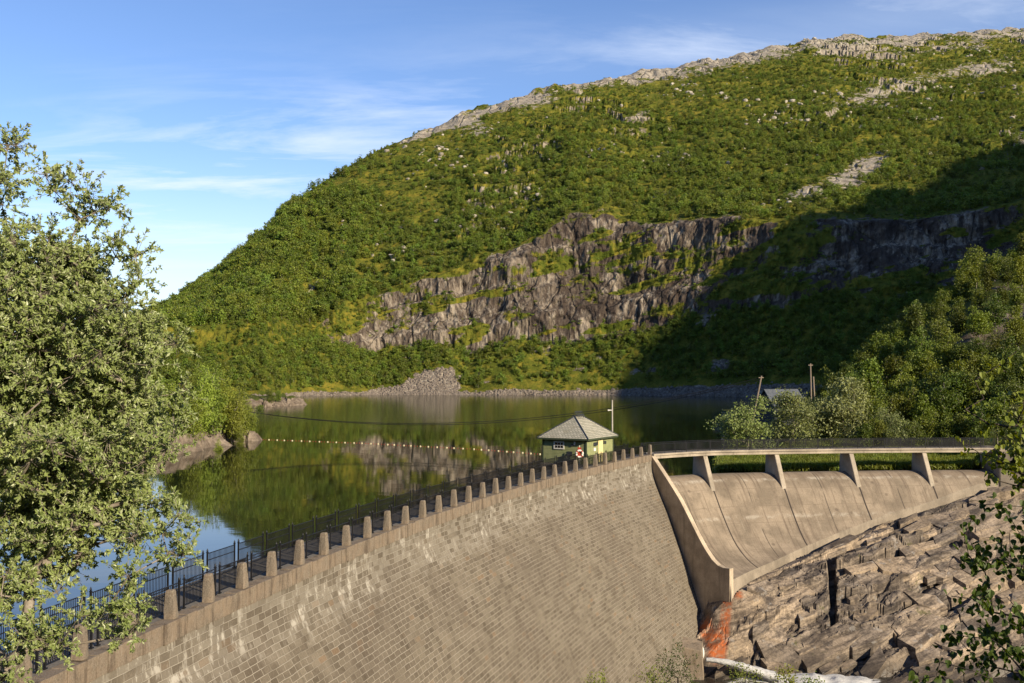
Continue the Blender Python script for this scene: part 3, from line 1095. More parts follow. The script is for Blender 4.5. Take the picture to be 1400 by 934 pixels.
def post_mesh(seed):
    r_ = random.Random(seed)
    import bmesh
    bm = bmesh.new()
    lv = [(0.0, .255), (0.42, .24), (0.85, .213), (1.22, .185), (1.31, .165), (1.335, .11)]
    rings = []
    for z_, w in lv:
        ring = []
        for k in range(12):
            a = 2 * math.pi * (k + 0.5) / 12
            c, s_ = math.cos(a), math.sin(a)
            q = max(abs(c), abs(s_)) ** 0.75
            ring.append(bm.verts.new((c * w / q * r_.uniform(.94, 1.05), s_ * w / q * r_.uniform(.94, 1.05), z_ + r_.uniform(-.012, .012) * (z_ > 0))))
        rings.append(ring)
    for a, b in zip(rings[:-1], rings[1:]):
        for k in range(12):
            bm.faces.new((a[k], a[(k + 1) % 12], b[(k + 1) % 12], b[k]))
    bm.faces.new(rings[-1])
    bm.faces.new(rings[0][::-1])
    bmesh.ops.recalc_face_normals(bm, faces=bm.faces)
    me = bpy.data.meshes.new("granite_post")
    bm.to_mesh(me)
    bm.free()
    me.materials.append(M['granite'])
    return me


pr = random.Random(21)
pm = [post_mesh(k) for k in range(6)]
extra = {1: "foot of it behind willow twigs", 34: "beside the spillway wall"}
for i in range(NPOST):
    s = i * SP
    x, y, h = dam_pt(s, 0.05)
    o = link("granite_post", pm[i % 6])
    o.location = (x, y, 0.012)
    o.rotation_euler = (pr.uniform(-.03, .03), pr.uniform(-.03, .03), -h + pr.uniform(-.12, .12))
    o.scale = (1, 1, pr.uniform(.93, 1.05))
    if i < 17:
        lab = f"stubby granite post on the dam parapet, {ordinal(i + 1)} counting from the near left end"
    elif i < 33:
        lab = f"stubby granite post on the dam parapet, {ordinal(NPOST - i)} counting back from the spillway end"
    else:
        lab = "stubby granite post at the spillway end of the dam parapet, where the footbridge begins"
    tag(o, lab, "bollard", "granite posts along the dam parapet")


# railings --------------------------------------------------------------
def rail_panel(p, q, hgt, step, bar=0.026, rails=(0.12, 0.72, 1.0), zoff=0.0):
    """iron panel between plan points p and q as one mesh"""
    mb = MB()
    p, q = Vector(p), Vector(q)
    d = q - p
    L = d.length
    rz = math.atan2(d.y, d.x)
    mid = (p + q) / 2
    for f in rails:
        mb.box((mid.x, mid.y, mid.z + hgt * f), (L, 0.045, 0.04), rz)
    n = max(2, int(L / step))
    for k in range(n):
        c = p + d * ((k + 0.5) / n)
        mb.box((c.x, c.y, c.z + hgt * 0.56), (bar, bar, hgt * 0.88), rz)
    return mb


def finial_post():
    mb = MB()
    mb.box((0, 0, 0.66), (0.075, 0.075, 1.36))
    mb.box((0, 0, 0.03), (0.16, 0.16, 0.05))
    mb.box((0, 0, 1.37), (0.11, 0.11, 0.04))
    mb.tube([(0, 0, 1.39), (0, 0, 1.45), (0, 0, 1.58)], [0.03, 0.055, 0.006], 6)
    return mb.mesh("railing_post", M['iron'])


fpm = finial_post()


def dam_railing(off, label, skip=None):
    root = empty("iron_railing", (*dam_pt(LEND / 2, off)[:2], 0))
    tag(root, label, "railing")
    n = NPOST - 1
    for i in range(-2, n + 1):
        sm = (i + 0.5) * SP
        if skip and skip[0] < i < skip[1]:
            continue
        last_ = i == n
        for ds in (-0.22, 0.22):
            if last_ and ds > 0:
                continue
            x, y, h = dam_pt(min(sm + ds, LEND - 0.3), off)
            po = link("railing_post", fpm)
            po.location = (x, y, 0)
            po.rotation_euler = (0, 0, -h)
            put(po, root)
        if i < n:
            e1 = min((i + 1.5) * SP - 0.24, LEND - 0.35)
            a = dam_pt(sm + 0.24, off); b = dam_pt(e1, off)
            put(rail_panel((a[0], a[1], 0), (b[0], b[1], 0), 1.3, 0.125).build("railing_panel", M['iron']), root)
    return root


dam_railing(-0.42, "black iron railing with spear-topped posts right behind the granite posts of the dam")
dam_railing(-3.05, "black iron railing with spear-topped posts on the lake side of the dam walkway")

# ------------------------------------------------------------------ spillway
ST = np.array([(1.7387, 12.5283), (2.53, 13.05), (3.53, 13.30), (4.58, 13.47), (5.61, 13.58), (6.55, 13.62)]) * H
DR = np.array([(.55, -.835), (.37, -.93), (.25, -.968), (.20, -.98), (.17, -.985), (.15, -.989)])
RT = np.array([1.34, 1.12, .73, .47, .29, .10]) * H


def cubic(xs, ys, x):
    """Catmull-Rom through the stations"""
    ys = np.asarray(ys, float)
    i = int(min(max(math.floor(x), 0), len(ys) - 2))
    t = x - i
    p0, p1, p2, p3 = ys[max(i - 1, 0)], ys[i], ys[i + 1], ys[min(i + 2, len(ys) - 1)]
    return 0.5 * ((2 * p1) + (-p0 + p2) * t + (2 * p0 - 5 * p1 + 4 * p2 - p3) * t * t + (-p0 + 3 * p1 - 3 * p2 + p3) * t ** 3)


def station(u):
    p = cubic(None, ST, u)
    d = cubic(None, DR, u)
    d = d / np.linalg.norm(d)
    return p, d, float(cubic(None, RT, u))


PR = np.array([-.34, -.27, -.20, -.13, -.03, .07, .135, .204, .325, .49, .58, .676, .78, .885, 1.0, 1.118, 1.24, 1.36]) * H
PZ = (np.array([-1.60, -1.36, -1.315, -1.31, -1.328, -1.385, -1.44, -1.515, -1.70, -1.912, -2.015, -2.108, -2.18, -2.235, -2.28, -2.312, -2.335, -2.35]) + 1) * H
# smooth profile with dense sampling
prd = np.linspace(PR[0], PR[-1], 300)
pzd = np.interp(prd, PR, PZ)
ker = np.hanning(25); ker /= ker.sum()
pzs = np.convolve(np.pad(pzd, 12, mode='edge'), ker, 'valid')
pzs[:30] = pzd[:30]


def chute_z(r):
    return float(np.interp(r, prd, pzs))


spill = empty("spillway", (ST[2][0], ST[2][1], -12))
tag(spill, "sweeping concrete spillway chute with curved panels, tapering towards the right bank", "spillway")
NS, NR = 150, 54
V, UV = [], []
for i in range(NS + 1):
    u = 5.05 * i / NS
    p, d, rt = station(min(u, 5.0))
    if u > 5:
        p = p + np.array([0.6, 0.02])
    r0 = PR[0]
    run = 0
    for j in range(NR + 1):
        r = r0 + (rt - r0) * j / NR
        V.append((p[0] + d[0] * r, p[1] + d[1] * r, chute_z(r)))
        UV.append((u, r - r0))
    # toe lip
    zt_ = chute_z(rt)
    for dz, dr in ((-0.02, 0.03), (-1.0, 0.12), (-6.0, 0.5)):
        V.append((p[0] + d[0] * (rt + dr), p[1] + d[1] * (rt + dr), zt_ + dz))
        UV.append((u, rt - r0))
V = np.array(V)
nrow = NR + 4
idx = np.arange((NS + 1) * nrow).reshape(NS + 1, nrow)
Fall = grid_faces(NS + 1, nrow).reshape(NS, nrow - 1, 4)
me = np_mesh("chute", V, Fall[:, :NR].reshape(-1, 4), M['chute'], True, None, np.array(UV))
put(link("chute", me), spill)
lipF = Fall[:, NR:].reshape(-1, 4)
used = np.unique(lipF)
remap = -np.ones(len(V), int); remap[used] = np.arange(len(used))
me = np_mesh("toe_lip", V[used], remap[lipF], M['concrete'], False, None, np.array(UV)[used])
put(link("toe_lip", me), spill)
# training wall at the dam end
p0 = Vector((ST[0][0], ST[0][1], 0)); d0 = Vector((DR[0][0], DR[0][1], 0)).normalized(); side0 = Vector((-d0.y, d0.x, 0)) * -1.0   # points to the dam (left)
wall_top = [(-0.05, -1.01), (0.03, -1.02), (.284, -1.262), (.42, -1.395), (.534, -1.515), (.68, -1.70), (.831, -1.896), (.95, -2.035), (1.066, -2.145), (1.16, -2.198), (1.25, -2.212), (1.345, -2.205)]
poly = [p0 + d0 * (r * H) + Vector((0, 0, (z + 1) * H)) for r, z in wall_top]
poly += [p0 + d0 * (1.345 * H) + Vector((0, 0, (-2.64 + 1) * H)), p0 + d0 * (1.0 * H) + Vector((0, 0, (-3.2 + 1) * H)), p0 + d0 * (-.05 * H) + Vector((0, 0, (-3.2 + 1) * H))]
mb = MB()
mb.prism(poly, side0 * -0.62, side0 * 0.06)
put(mb.build("training_wall", M['wall_concrete'], None, bevel=0.03), spill)

# footbridge over the spillway
bridge = empty("footbridge", (ST[2][0], ST[2][1], 0))
tag(bridge, "slim concrete footbridge with a dark railing, curving on piers above the spillway", "footbridge")
V = []
NB = 60
BW = 2.7
for i in range(NB + 1):
    u = 0.06 + 5.0 * i / NB
    p, d, _ = station(min(u, 5.0))
    if u > 5:
        p = p + np.array([(u - 5) * 10, 0])
    for r, z in ((0.10, -0.62), (0.10, -0.22), (0.28, -0.20), (0.28, 0.05), (-BW, 0.05), (-BW, -0.62)):
        V.append((p[0] + d[0] * r, p[1] + d[1] * r, z))
idx = np.arange((NB + 1) * 6).reshape(NB + 1, 6)
Fq = []
for k in range(6):
    a, b = idx[:, k], idx[:, (k + 1) % 6]
    Fq.append(np.stack([a[:-1], a[1:], b[1:], b[:-1]], -1))
Fq = np.concatenate(Fq)
put(link("deck", np_mesh("deck", np.array(V), [Fq, idx[[0], :], idx[[-1], ::-1]], M['pier_concrete'])), bridge)
for k in range(1, 5):
    p, d, _ = station(k)
    p3 = Vector((p[0], p[1], 0)); d3 = Vector((d[0], d[1], 0)); sd = Vector((-d3.y, d3.x, 0))
    poly = [(-BW * 1.02, -0.61), (-0.1, -0.61), (0.0, -0.8), (0.21 * H, chute_z(.21 * H) - 0.3), (0.19 * H, -7.0), (-.30 * H, -7.0)]
    poly = [p3 + d3 * r + Vector((0, 0, z)) for r, z in poly]
    mb = MB()
    mb.prism(poly, sd * -0.36, sd * 0.36)
    put(mb.build("pier", M['pier_concrete'], None, bevel=0.06), bridge)
# abutment at the right bank
p, d, _ = station(5.0)
mb = MB()
mb.box((p[0] + 0.9, p[1] + 1.2, -3.2), (1.6, 5.0, 6.6), 0.12)
mb.box((p[0] + 2.0, p[1] - 1.6, -3.0), (3.0, 0.7, 5.2), -0.35)
put(mb.build("abutment", M['concrete'], None, bevel=0.04), bridge)
# bridge railing (two sides)
for rr in (0.16, -BW + 0.12):
    top = MB()
    root = link("railing", MB().mesh("railing")) if False else None
    rails = MB()
    pts = []
    for i in range(61):
        u = 0.08 + 4.95 * i / 60
        p, d, _ = station(min(u, 5.0))
        if u > 5:
            p = p + np.array([(u - 5) * 10, 0])
        pts.append(Vector((p[0] + d[0] * rr, p[1] + d[1] * rr, 0.05)))
    for z_ in (0.15, 1.33):
        rails.tube([q + Vector((0, 0, z_)) for q in pts], 0.04, 5)
    cum = [0]
    for a, b in zip(pts[:-1], pts[1:]):
        cum.append(cum[-1] + (b - a).length)
    nb = int(cum[-1] / 0.12)
    for k in range(nb):
        t = cum[-1] * (k + 0.5) / nb
        j = max(0, min(len(cum) - 2, int(np.searchsorted(cum, t)) - 1))
        f = (t - cum[j]) / (cum[j + 1] - cum[j])
        q = pts[j].lerp(pts[j + 1], f)
        rails.box((q.x, q.y, q.z + 0.74), (0.03, 0.03, 1.18))
    ro = rails.build("railing", M['iron'])
    put(ro, bridge)
    npost = 27
    for k in range(npost):
        t = cum[-1] * k / (npost - 1)
        j = max(0, min(len(cum) - 2, int(np.searchsorted(cum, t)) - 1))
        f = (t - cum[j]) / (cum[j + 1] - cum[j])
        q = pts[j].lerp(pts[j + 1], f)
        m2 = MB()
        m2.box((q.x, q.y, q.z + 0.70), (0.07, 0.07, 1.4))
        po = m2.build("railing_post", M['iron'])
        po.parent = ro
        po.matrix_parent_inverse = Matrix.Identity(4)

# ------------------------------------------------------------------ lake
pts = []
for i in range(40):
    s = SA - 20 + (LEND - SA + 20) * i / 39
    x, y, h = dam_pt(s, -1.0)
    pts.append((x, y))
for i in range(30):
    p, d, _ = station(5.0 * i / 29)
    pts.append((p[0] - d[0] * 1.9, p[1] - d[1] * 1.9))
near = np.array(pts)
far_ = np.stack([np.linspace(-900, 1100, len(near)), np.full(len(near), 1000.0)], -1)
NL = 40
Vw = np.stack([near + (far_ - near) * t ** 2.2 for t in np.linspace(0, 1, NL)], 0)
Vw = np.concatenate([Vw, np.full(Vw.shape[:2] + (1,), WATER)], -1)
me = np_mesh("lake", Vw.reshape(-1, 3), grid_faces(NL, len(near))[:, ::-1], M['water'])
tag(link("lake", me), kind='structure')


# ------------------------------------------------------------------ banks
def blocks(X, Y, cell, ang, aspect, seed, tilt=0.25):
    """random flat, tilted slabs: a Voronoi cell per slab. returns height offset (about -1..1) and edge distance"""
    c, s_ = math.cos(ang), math.sin(ang)
    a = (X * c + Y * s_) / (cell * aspect); b = (-X * s_ + Y * c) / cell
    ia, ib = np.floor(a).astype(np.int64), np.floor(b).astype(np.int64)
    best = np.full(X.shape, 1e9); sec = np.full(X.shape, 1e9); val = np.zeros(X.shape)
    for da in (-1, 0, 1):
        for db in (-1, 0, 1):
            ja, jb = ia + da, ib + db
            ca = ja + 0.15 + 0.7 * _hash(ja, jb, ja * 0, seed); cb = jb + 0.15 + 0.7 * _hash(ja, jb, ja * 0, seed + 1)
            d2 = (a - ca) ** 2 + (b - cb) ** 2
            h = _hash(ja, jb, ja * 0, seed + 2) * 2 - 1 + ((a - ca) * (_hash(ja, jb, ja * 0, seed + 3) - 0.5) + (b - cb) * (_hash(ja, jb, ja * 0, seed + 4) - 0.5)) * tilt * 4
            m_ = d2 < best
            sec = np.where(m_, best, np.minimum(sec, d2))
            val = np.where(m_, h, val)
            best = np.where(m_, d2, best)
    return val, np.sqrt(sec) - np.sqrt(best)


def bank_from_shore(name, shore, xr, yr, step, prof, seed, rockz=(2.5, 1.2)):
    """heightfield whose zero line follows a closed shoreline polygon; prof(d) = height over the water"""
    xs = np.arange(xr[0], xr[1], step); ys = np.arange(yr[0], yr[1], step)
    X, Y = np.meshgrid(xs, ys)
    poly = np.array(shore, float)
    inside = np.zeros(X.shape, bool)
    dist = np.full(X.shape, 1e9)
    n = len(poly)
    wx = X + fbm(X / 9, Y / 9, None, 3, seed) * 4.0
    wy = Y + fbm(X / 9, Y / 9, None, 3, seed + 5) * 4.0
    for i in range(n):
        (x1, y1), (x2, y2) = poly[i], poly[(i + 1) % n]
        c = ((y1 > wy) != (y2 > wy)) & (wx < (x2 - x1) * (wy - y1) / (y2 - y1 + 1e-12) + x1)
        inside ^= c
        L2 = (x2 - x1) ** 2 + (y2 - y1) ** 2
        t = np.clip(((wx - x1) * (x2 - x1) + (wy - y1) * (y2 - y1)) / L2, 0, 1)
        dist = np.minimum(dist, np.hypot(wx - x1 - t * (x2 - x1), wy - y1 - t * (y2 - y1)))
    dd = np.where(inside, dist, -dist)
    Z = WATER + prof(dd, X, Y) + fbm(X / 6, Y / 6, None, 4, seed + 9) * np.clip(dd * 0.2, 0, 1.0) * 1.3
    bb, be = blocks(X + fbm(X / 4, Y / 4, None, 2, seed + 3), Y + fbm(X / 4, Y / 4, None, 2, seed + 4), 2.4, 0.5, 1.6, seed + 20, 0.5)
    Z = Z + (bb * 1.4 - (be < 0.1) * 0.6) * sstep(-1.0, 0.8, dd) * (1 - sstep(5, 9, dd))
    rock = sstep(rockz[0], rockz[1], (Z - WATER) + fbm(X / 7, Y / 7, None, 3, seed + 2) * 1.2)
    keep = dd > -7
    Fq = grid_faces(*X.shape)
    k = keep.ravel()[Fq].all(1)
    me = np_mesh(name, np.stack([X, Y, Z], -1).reshape(-1, 3), Fq[k], M['ground'], False, {'rock': rock.ravel()})
    tag(link(name, me), kind='structure')

    def height(x, y):
        i = int(round((y - yr[0]) / step)); j = int(round((x - xr[0]) / step))
        return float(Z[min(max(i, 0), Z.shape[0] - 1), min(max(j, 0), Z.shape[1] - 1)])
    return height


shoreL = [(-58, 18), (-62, 60), (-76, 110), (-82, 150), (-70, 172), (-64, 186), (-60, 205), (-58.5, 236), (-68, 250), (-90, 300), (-112, 380), (-118, 440), (-106, 474), (-101, 492), (-112, 505), (-150, 540), (-200, 640), (-420, 640), (-420, 18)]
hl = bank_from_shore("left_bank", shoreL, (-300, -52), (60, 560), 0.9,
                     lambda d, X, Y: np.where(d > 0, 3.6 * (1 - np.exp(-d / 2.2)) + np.clip(d - 4, 0, 200) * 0.06, d * 0.8), 61, (4.6, 2.6))

# right bank, behind the spillway: grassy shore and the wooded knoll
Ur = np.linspace(945, 2300, 300)
Yr_ = np.concatenate([np.linspace(151.5, 300, 120), np.linspace(302, 420, 50)])
z280 = interp(Ur, [945, 1020, 1060, 1110, 1180, 1250, 1330, 1400, 1600, 2300], [-6, -3.5, -1.5, 4.5, 13, 23, 35, 39, 62, 70])
zlow = interp(Ur, [945, 975, 1000, 1100, 1200, 1300, 1360, 1420, 1600, 2300], [-8, -5.0, -3.0, -2.4, -2.1, -2.2, -1.0, 1.5, 6, 14])
YY, UU = np.meshgrid(Yr_, Ur, indexing='ij')
t1 = np.clip((YY - 172) / 105, 0, 1)
t1 = 0.5 * t1 + 0.5 * t1 * t1 * (3 - 2 * t1)
ZZ = zlow[None] + (z280 - zlow)[None] * t1
t2 = np.clip((YY - 290) / 130, 0, 1)
ZZ = ZZ + (-12 - ZZ) * t2 * t2 * (3 - 2 * t2)
XX = (UU - CX) / FPX * YY
ZZ = ZZ + fbm(XX / 14, YY / 14, None, 4, 71) * 1.6 * sstep(160, 180, YY) + fbm(XX / 5, YY / 5, None, 3, 72) * 0.35
ZZ = ZZ - 1.35 * (1 - sstep(156, 174, YY)) * (UU < 1345)
# keep it behind the crest line of the spillway
ZZ = np.where((UU > 985) & (UU < 1345), np.maximum(ZZ, -3.66), ZZ)
ZZ = np.where(YY < 153.6, np.minimum(ZZ, -3.95), ZZ)
ZZ = np.where((XX < 73.5) & (YY < 153.2), -8.0, ZZ)
rk = np.clip(sstep(0.15, 0.5, fbm(XX / 11, YY / 11, None, 3, 73)) * sstep(200, 240, YY) * 0.8, 0, 1)
rk = np.where((UU > 975) & (UU < 1025) & (YY < 163), 0.8, rk)
me = np_mesh("right_bank", np.stack([XX, YY, ZZ], -1).reshape(-1, 3), grid_faces(*XX.shape)[:, ::-1], M['ground'], True, {'rock': rk.ravel()})
tag(link("right_bank", me), kind='structure')


def hr(px, Y):
    i = int(np.argmin(np.abs(Yr_ - Y))); j = int(np.argmin(np.abs(Ur - px)))
    return float(ZZ[i, j])


# ------------------------------------------------------------------ bedrock below the spillway
stp = 0.16
bx = np.arange(14, 118, stp); by = np.arange(96, 156, stp)
BX, BY = np.meshgrid(bx, by)
ctrl = []
for u in np.linspace(0.0, 5, 21):
    p, d, rt = station(u)
    zt_ = chute_z(rt)
    for dr, dz in ((0.6, -1.0 if u > 0.4 else -1.6), (-3.0, -2.6)):
        ctrl.append((p[0] + d[0] * (rt + dr), p[1] + d[1] * (rt + dr), zt_ + dz))


def cz(px, py, Y):
    v_ = at(px, py, Y)
    ctrl.append((v_.x, v_.y, v_.z))


cz(975, 835, 126); cz(1000, 850, 124.5); cz(985, 900, 121.5); cz(960, 900, 122); cz(1050, 820, 128); cz(1060, 870, 123.5); cz(1050, 905, 120.5); cz(1100, 780, 131.5); cz(1120, 840, 126.5); cz(1140, 895, 121.8)
cz(1200, 750, 135); cz(1200, 800, 130); cz(1200, 850, 125.5); cz(1200, 905, 120); cz(1280, 720, 139.5); cz(1280, 760, 135); cz(1280, 820, 129); cz(1290, 900, 120.5)
cz(1380, 670, 147); cz(1380, 700, 142); cz(1380, 760, 135.5); cz(1380, 840, 127.5); cz(1390, 920, 119); cz(1450, 640, 149); cz(1500, 700, 141); cz(1500, 800, 131); cz(1560, 900, 121); cz(1700, 640, 140); cz(1700, 800, 125)
for x_ in (28, 33, 37, 41, 46, 58, 70):
    ctrl.append((x_, 119.4 if 30 < x_ < 44 else 116.8, -25.5)); ctrl.append((x_, 110, -27)); ctrl.append((x_, 99, -27))
ctrl += [(18, 112, -27), (18, 124, -26), (20, 132, -25), (16, 150, -25), (24, 142, -24), (90, 110, -26), (112, 104, -24)]
C3 = np.array(ctrl)
# thin plate spline
n = len(C3)
D = np.linalg.norm(C3[:, None, :2] - C3[None, :, :2], axis=-1)
K = np.where(D > 0, D * D * np.log(D + 1e-12), 0) + np.eye(n) * 12.0
Pm = np.c_[np.ones(n), C3[:, :2]]
A = np.block([[K, Pm], [Pm.T, np.zeros((3, 3))]])
sol = np.linalg.solve(A, np.r_[C3[:, 2], 0, 0, 0])
BZ = np.zeros(BX.size)
fx, fy = BX.ravel(), BY.ravel()
for i in range(n):
    r2 = (fx - C3[i, 0]) ** 2 + (fy - C3[i, 1]) ** 2
    BZ += sol[i] * 0.5 * r2 * np.log(r2 + 1e-12)
BZ += sol[n] + sol[n + 1] * fx + sol[n + 2] * fy
BZ = BZ.reshape(BX.shape)
base_rock = BZ.copy()


DIP = R(20)
wx = BX + fbm(BX / 5, BY / 5, None, 3, 80) * 1.4
wy = BY + fbm(BX / 5, BY / 5, None, 3, 81) * 1.4
b1, e1 = blocks(wx, wy, 3.6, DIP, 5.5, 82, 0.35)
b2, e2 = blocks(wx, wy, 1.7, DIP + 0.12, 4.2, 86, 0.35)
b3, e3 = blocks(wx, wy, 0.75, DIP - 0.1, 3.2, 90, 0.35)
gate = sstep(-0.35, 0.25, fbm(BX / 12, BY / 12, None, 3, 95))
rel = b1 * 0.45 + b2 * (0.06 + 0.22 * gate) + b3 * (0.02 + 0.09 * gate)
# strata: terraces that climb to the right
q = (BZ * 1.0 - 0.33 * BX + fbm(BX / 10, BY / 10, None, 3, 96) * 2.2) / 2.7
fq = q - np.floor(q)
ter = (sstep(0.66, 0.9, fq) - fq) * 2.7 * sstep(-0.4, 0.3, fbm(BX / 8, BY / 8, None, 3, 92))
crack = np.where(e1 < 0.035, -0.7, 0) + np.where(e2 < 0.03, -0.22 * gate, 0)
# relief fades where the concrete rests on the rock
toe = np.full(BX.shape, 1e9)
for u in np.linspace(0, 5, 60):
    p, d, rt = station(u)
    toe = np.minimum(toe, np.hypot(BX - p[0] - d[0] * rt, BY - p[1] - d[1] * rt))
fade = 0.12 + 0.88 * sstep(0.3, 4.5, toe)
BZ = BZ + fade * (rel * 0.95 + ter * 0.6 + crack + fbm(BX / 1.3, BY / 1.3, None, 4, 97) * 0.16)
# the big cleft running down the slope
ca, cb = at(1137, 738, 133.5), at(1140, 850, 125)
cd = Vector((cb.x - ca.x, cb.y - ca.y)); cl_ = cd.length; cd.normalize()
tt = (BX - ca.x) * cd.x + (BY - ca.y) * cd.y
pp = np.abs(-(BX - ca.x) * cd.y + (BY - ca.y) * cd.x + fbm(BX / 2.5, BY / 2.5, None, 3, 98) * 0.6)
BZ = BZ - 2.8 * (1 - sstep(0.28, 0.6, pp)) * (tt > -0.5) * (tt < cl_)
# named ledges and joints, traced along the ground: the upper side stands proud and breaks off sharply
def ledge(pix, h, reach, left=False):
    global BZ
    P_ = []
    for px, py in pix:
        # meet the sight line with the smooth slope
        for Yt_ in np.arange(116, 150, 0.25):
            v_ = at(px, py, Yt_)
            i_ = int(np.clip((Yt_ - 96) / stp, 0, BX.shape[0] - 1)); j_ = int(np.clip((v_.x - 14) / stp, 0, BX.shape[1] - 1))
            if base_rock[i_, j_] > v_.z:
                break
        P_.append((v_.x, v_.y))
    P_ = np.array(P_)
    ox = BX + fbm(BX / 1.7, BY / 1.7, None, 3, 140) * 0.9
    oy = BY + fbm(BX / 1.7, BY / 1.7, None, 3, 141) * 0.9
    best = np.full(BX.shape, 1e9); sg = np.zeros(BX.shape); endf = np.zeros(BX.shape)
    n_ = len(P_) - 1
    for k in range(n_):
        a_, b_ = P_[k], P_[k + 1]
        d_ = b_ - a_; L_ = np.hypot(*d_)
        t_ = ((ox - a_[0]) * d_[0] + (oy - a_[1]) * d_[1]) / L_ ** 2
        tc_ = np.clip(t_, 0, 1)
        ds_ = np.hypot(ox - a_[0] - tc_ * d_[0], oy - a_[1] - tc_ * d_[1])
        side = (-(ox - a_[0]) * d_[1] + (oy - a_[1]) * d_[0]) / L_
        m_ = ds_ < best
        best = np.where(m_, ds_, best); sg = np.where(m_, side, sg); endf = np.where(m_, (k + tc_) / n_, endf)
    up_ = np.exp(-(best / reach) ** 2) * (sg > 0) * np.clip(np.minimum(endf, 1 - endf) * 8 + 0.15, 0, 1)
    lo_ = np.exp(-(best / (reach * .6)) ** 2) * (sg <= 0) * np.clip(np.minimum(endf, 1 - endf) * 8, 0, 1)
    BZ = BZ + h * (up_ * 0.75 - lo_ * 0.45)


ledge([(1008, 872), (1040, 858), (1075, 850), (1110, 838), (1150, 818), (1200, 806)], 1.5, 2.6)
ledge([(1120, 778), (1160, 770), (1200, 762), (1240, 744), (1290, 730), (1330, 716)], 1.3, 2.4)
ledge([(1215, 812), (1240, 806), (1262, 784), (1290, 768), (1335, 748)], 1.7, 2.2)
ledge([(1030, 905), (1075, 893), (1120, 886), (1170, 868), (1220, 864), (1290, 842)], 1.3, 2.2)
ledge([(1060, 815), (1090, 806), (1130, 800)], 0.9, 1.6)
ledge([(1150, 842), (1195, 836), (1250, 824), (1320, 806)], 1.0, 1.8)
ledge([(1200, 724), (1250, 712), (1310, 694), (1350, 688)], 0.8, 1.6)
ledge([(1192, 824), (1194, 800), (1193, 772)][::-1], -1.3, 1.5)
ledge([(1232, 832), (1234, 812), (1229, 792)][::-1], -1.2, 1.3)
ledge([(1020, 878), (1018, 852)][::-1], -0.9, 1.1)
ledge([(1262, 752), (1264, 730)][::-1], -0.9, 1.0)
ledge([(1170, 890), (1172, 862)][::-1], -1.0, 1.2)
# right of the cleft stands a step proud
# stay below concrete
for u in np.linspace(0, 5, 90):
    p, d, rt = station(u)
    rr = (BX - p[0]) * d[0] + (BY - p[1]) * d[1]
    lat = np.abs(-(BX - p[0]) * d[1] + (BY - p[1]) * d[0])
    m_ = (lat < 0.8) & (rr < rt + 0.05) & (rr > -8)
    BZ = np.where(m_, np.minimum(BZ, chute_z(rt) - 2.6), BZ)
# dam side: drop beneath the wall
rust = np.zeros(BX.shape)
for (px, py, Y_, rad) in ((959, 820, 127, .6), (962, 838, 126, .7), (965, 852, 125, .7), (970, 866, 124, .7), (974, 880, 123, .6), (976, 896, 122, .8), (994, 834, 125.8, .6), (993, 848, 124.8, .6), (990, 864, 123.8, .65), (988, 880, 122.8, .7), (984, 894, 122, .8), (1010, 836, 126, .6)):
    c_ = at(px, py, Y_)
    rust += np.exp(-(((BX - c_.x) / rad) ** 2 + ((BY - c_.y) / (rad * 1.15)) ** 2))
rust = np.clip(rust * 1.5 - 0.3, 0, 1)
wet = np.clip(sstep(-22.6, -24.6, BZ), 0, 1)
Fq = grid_faces(*BX.shape)
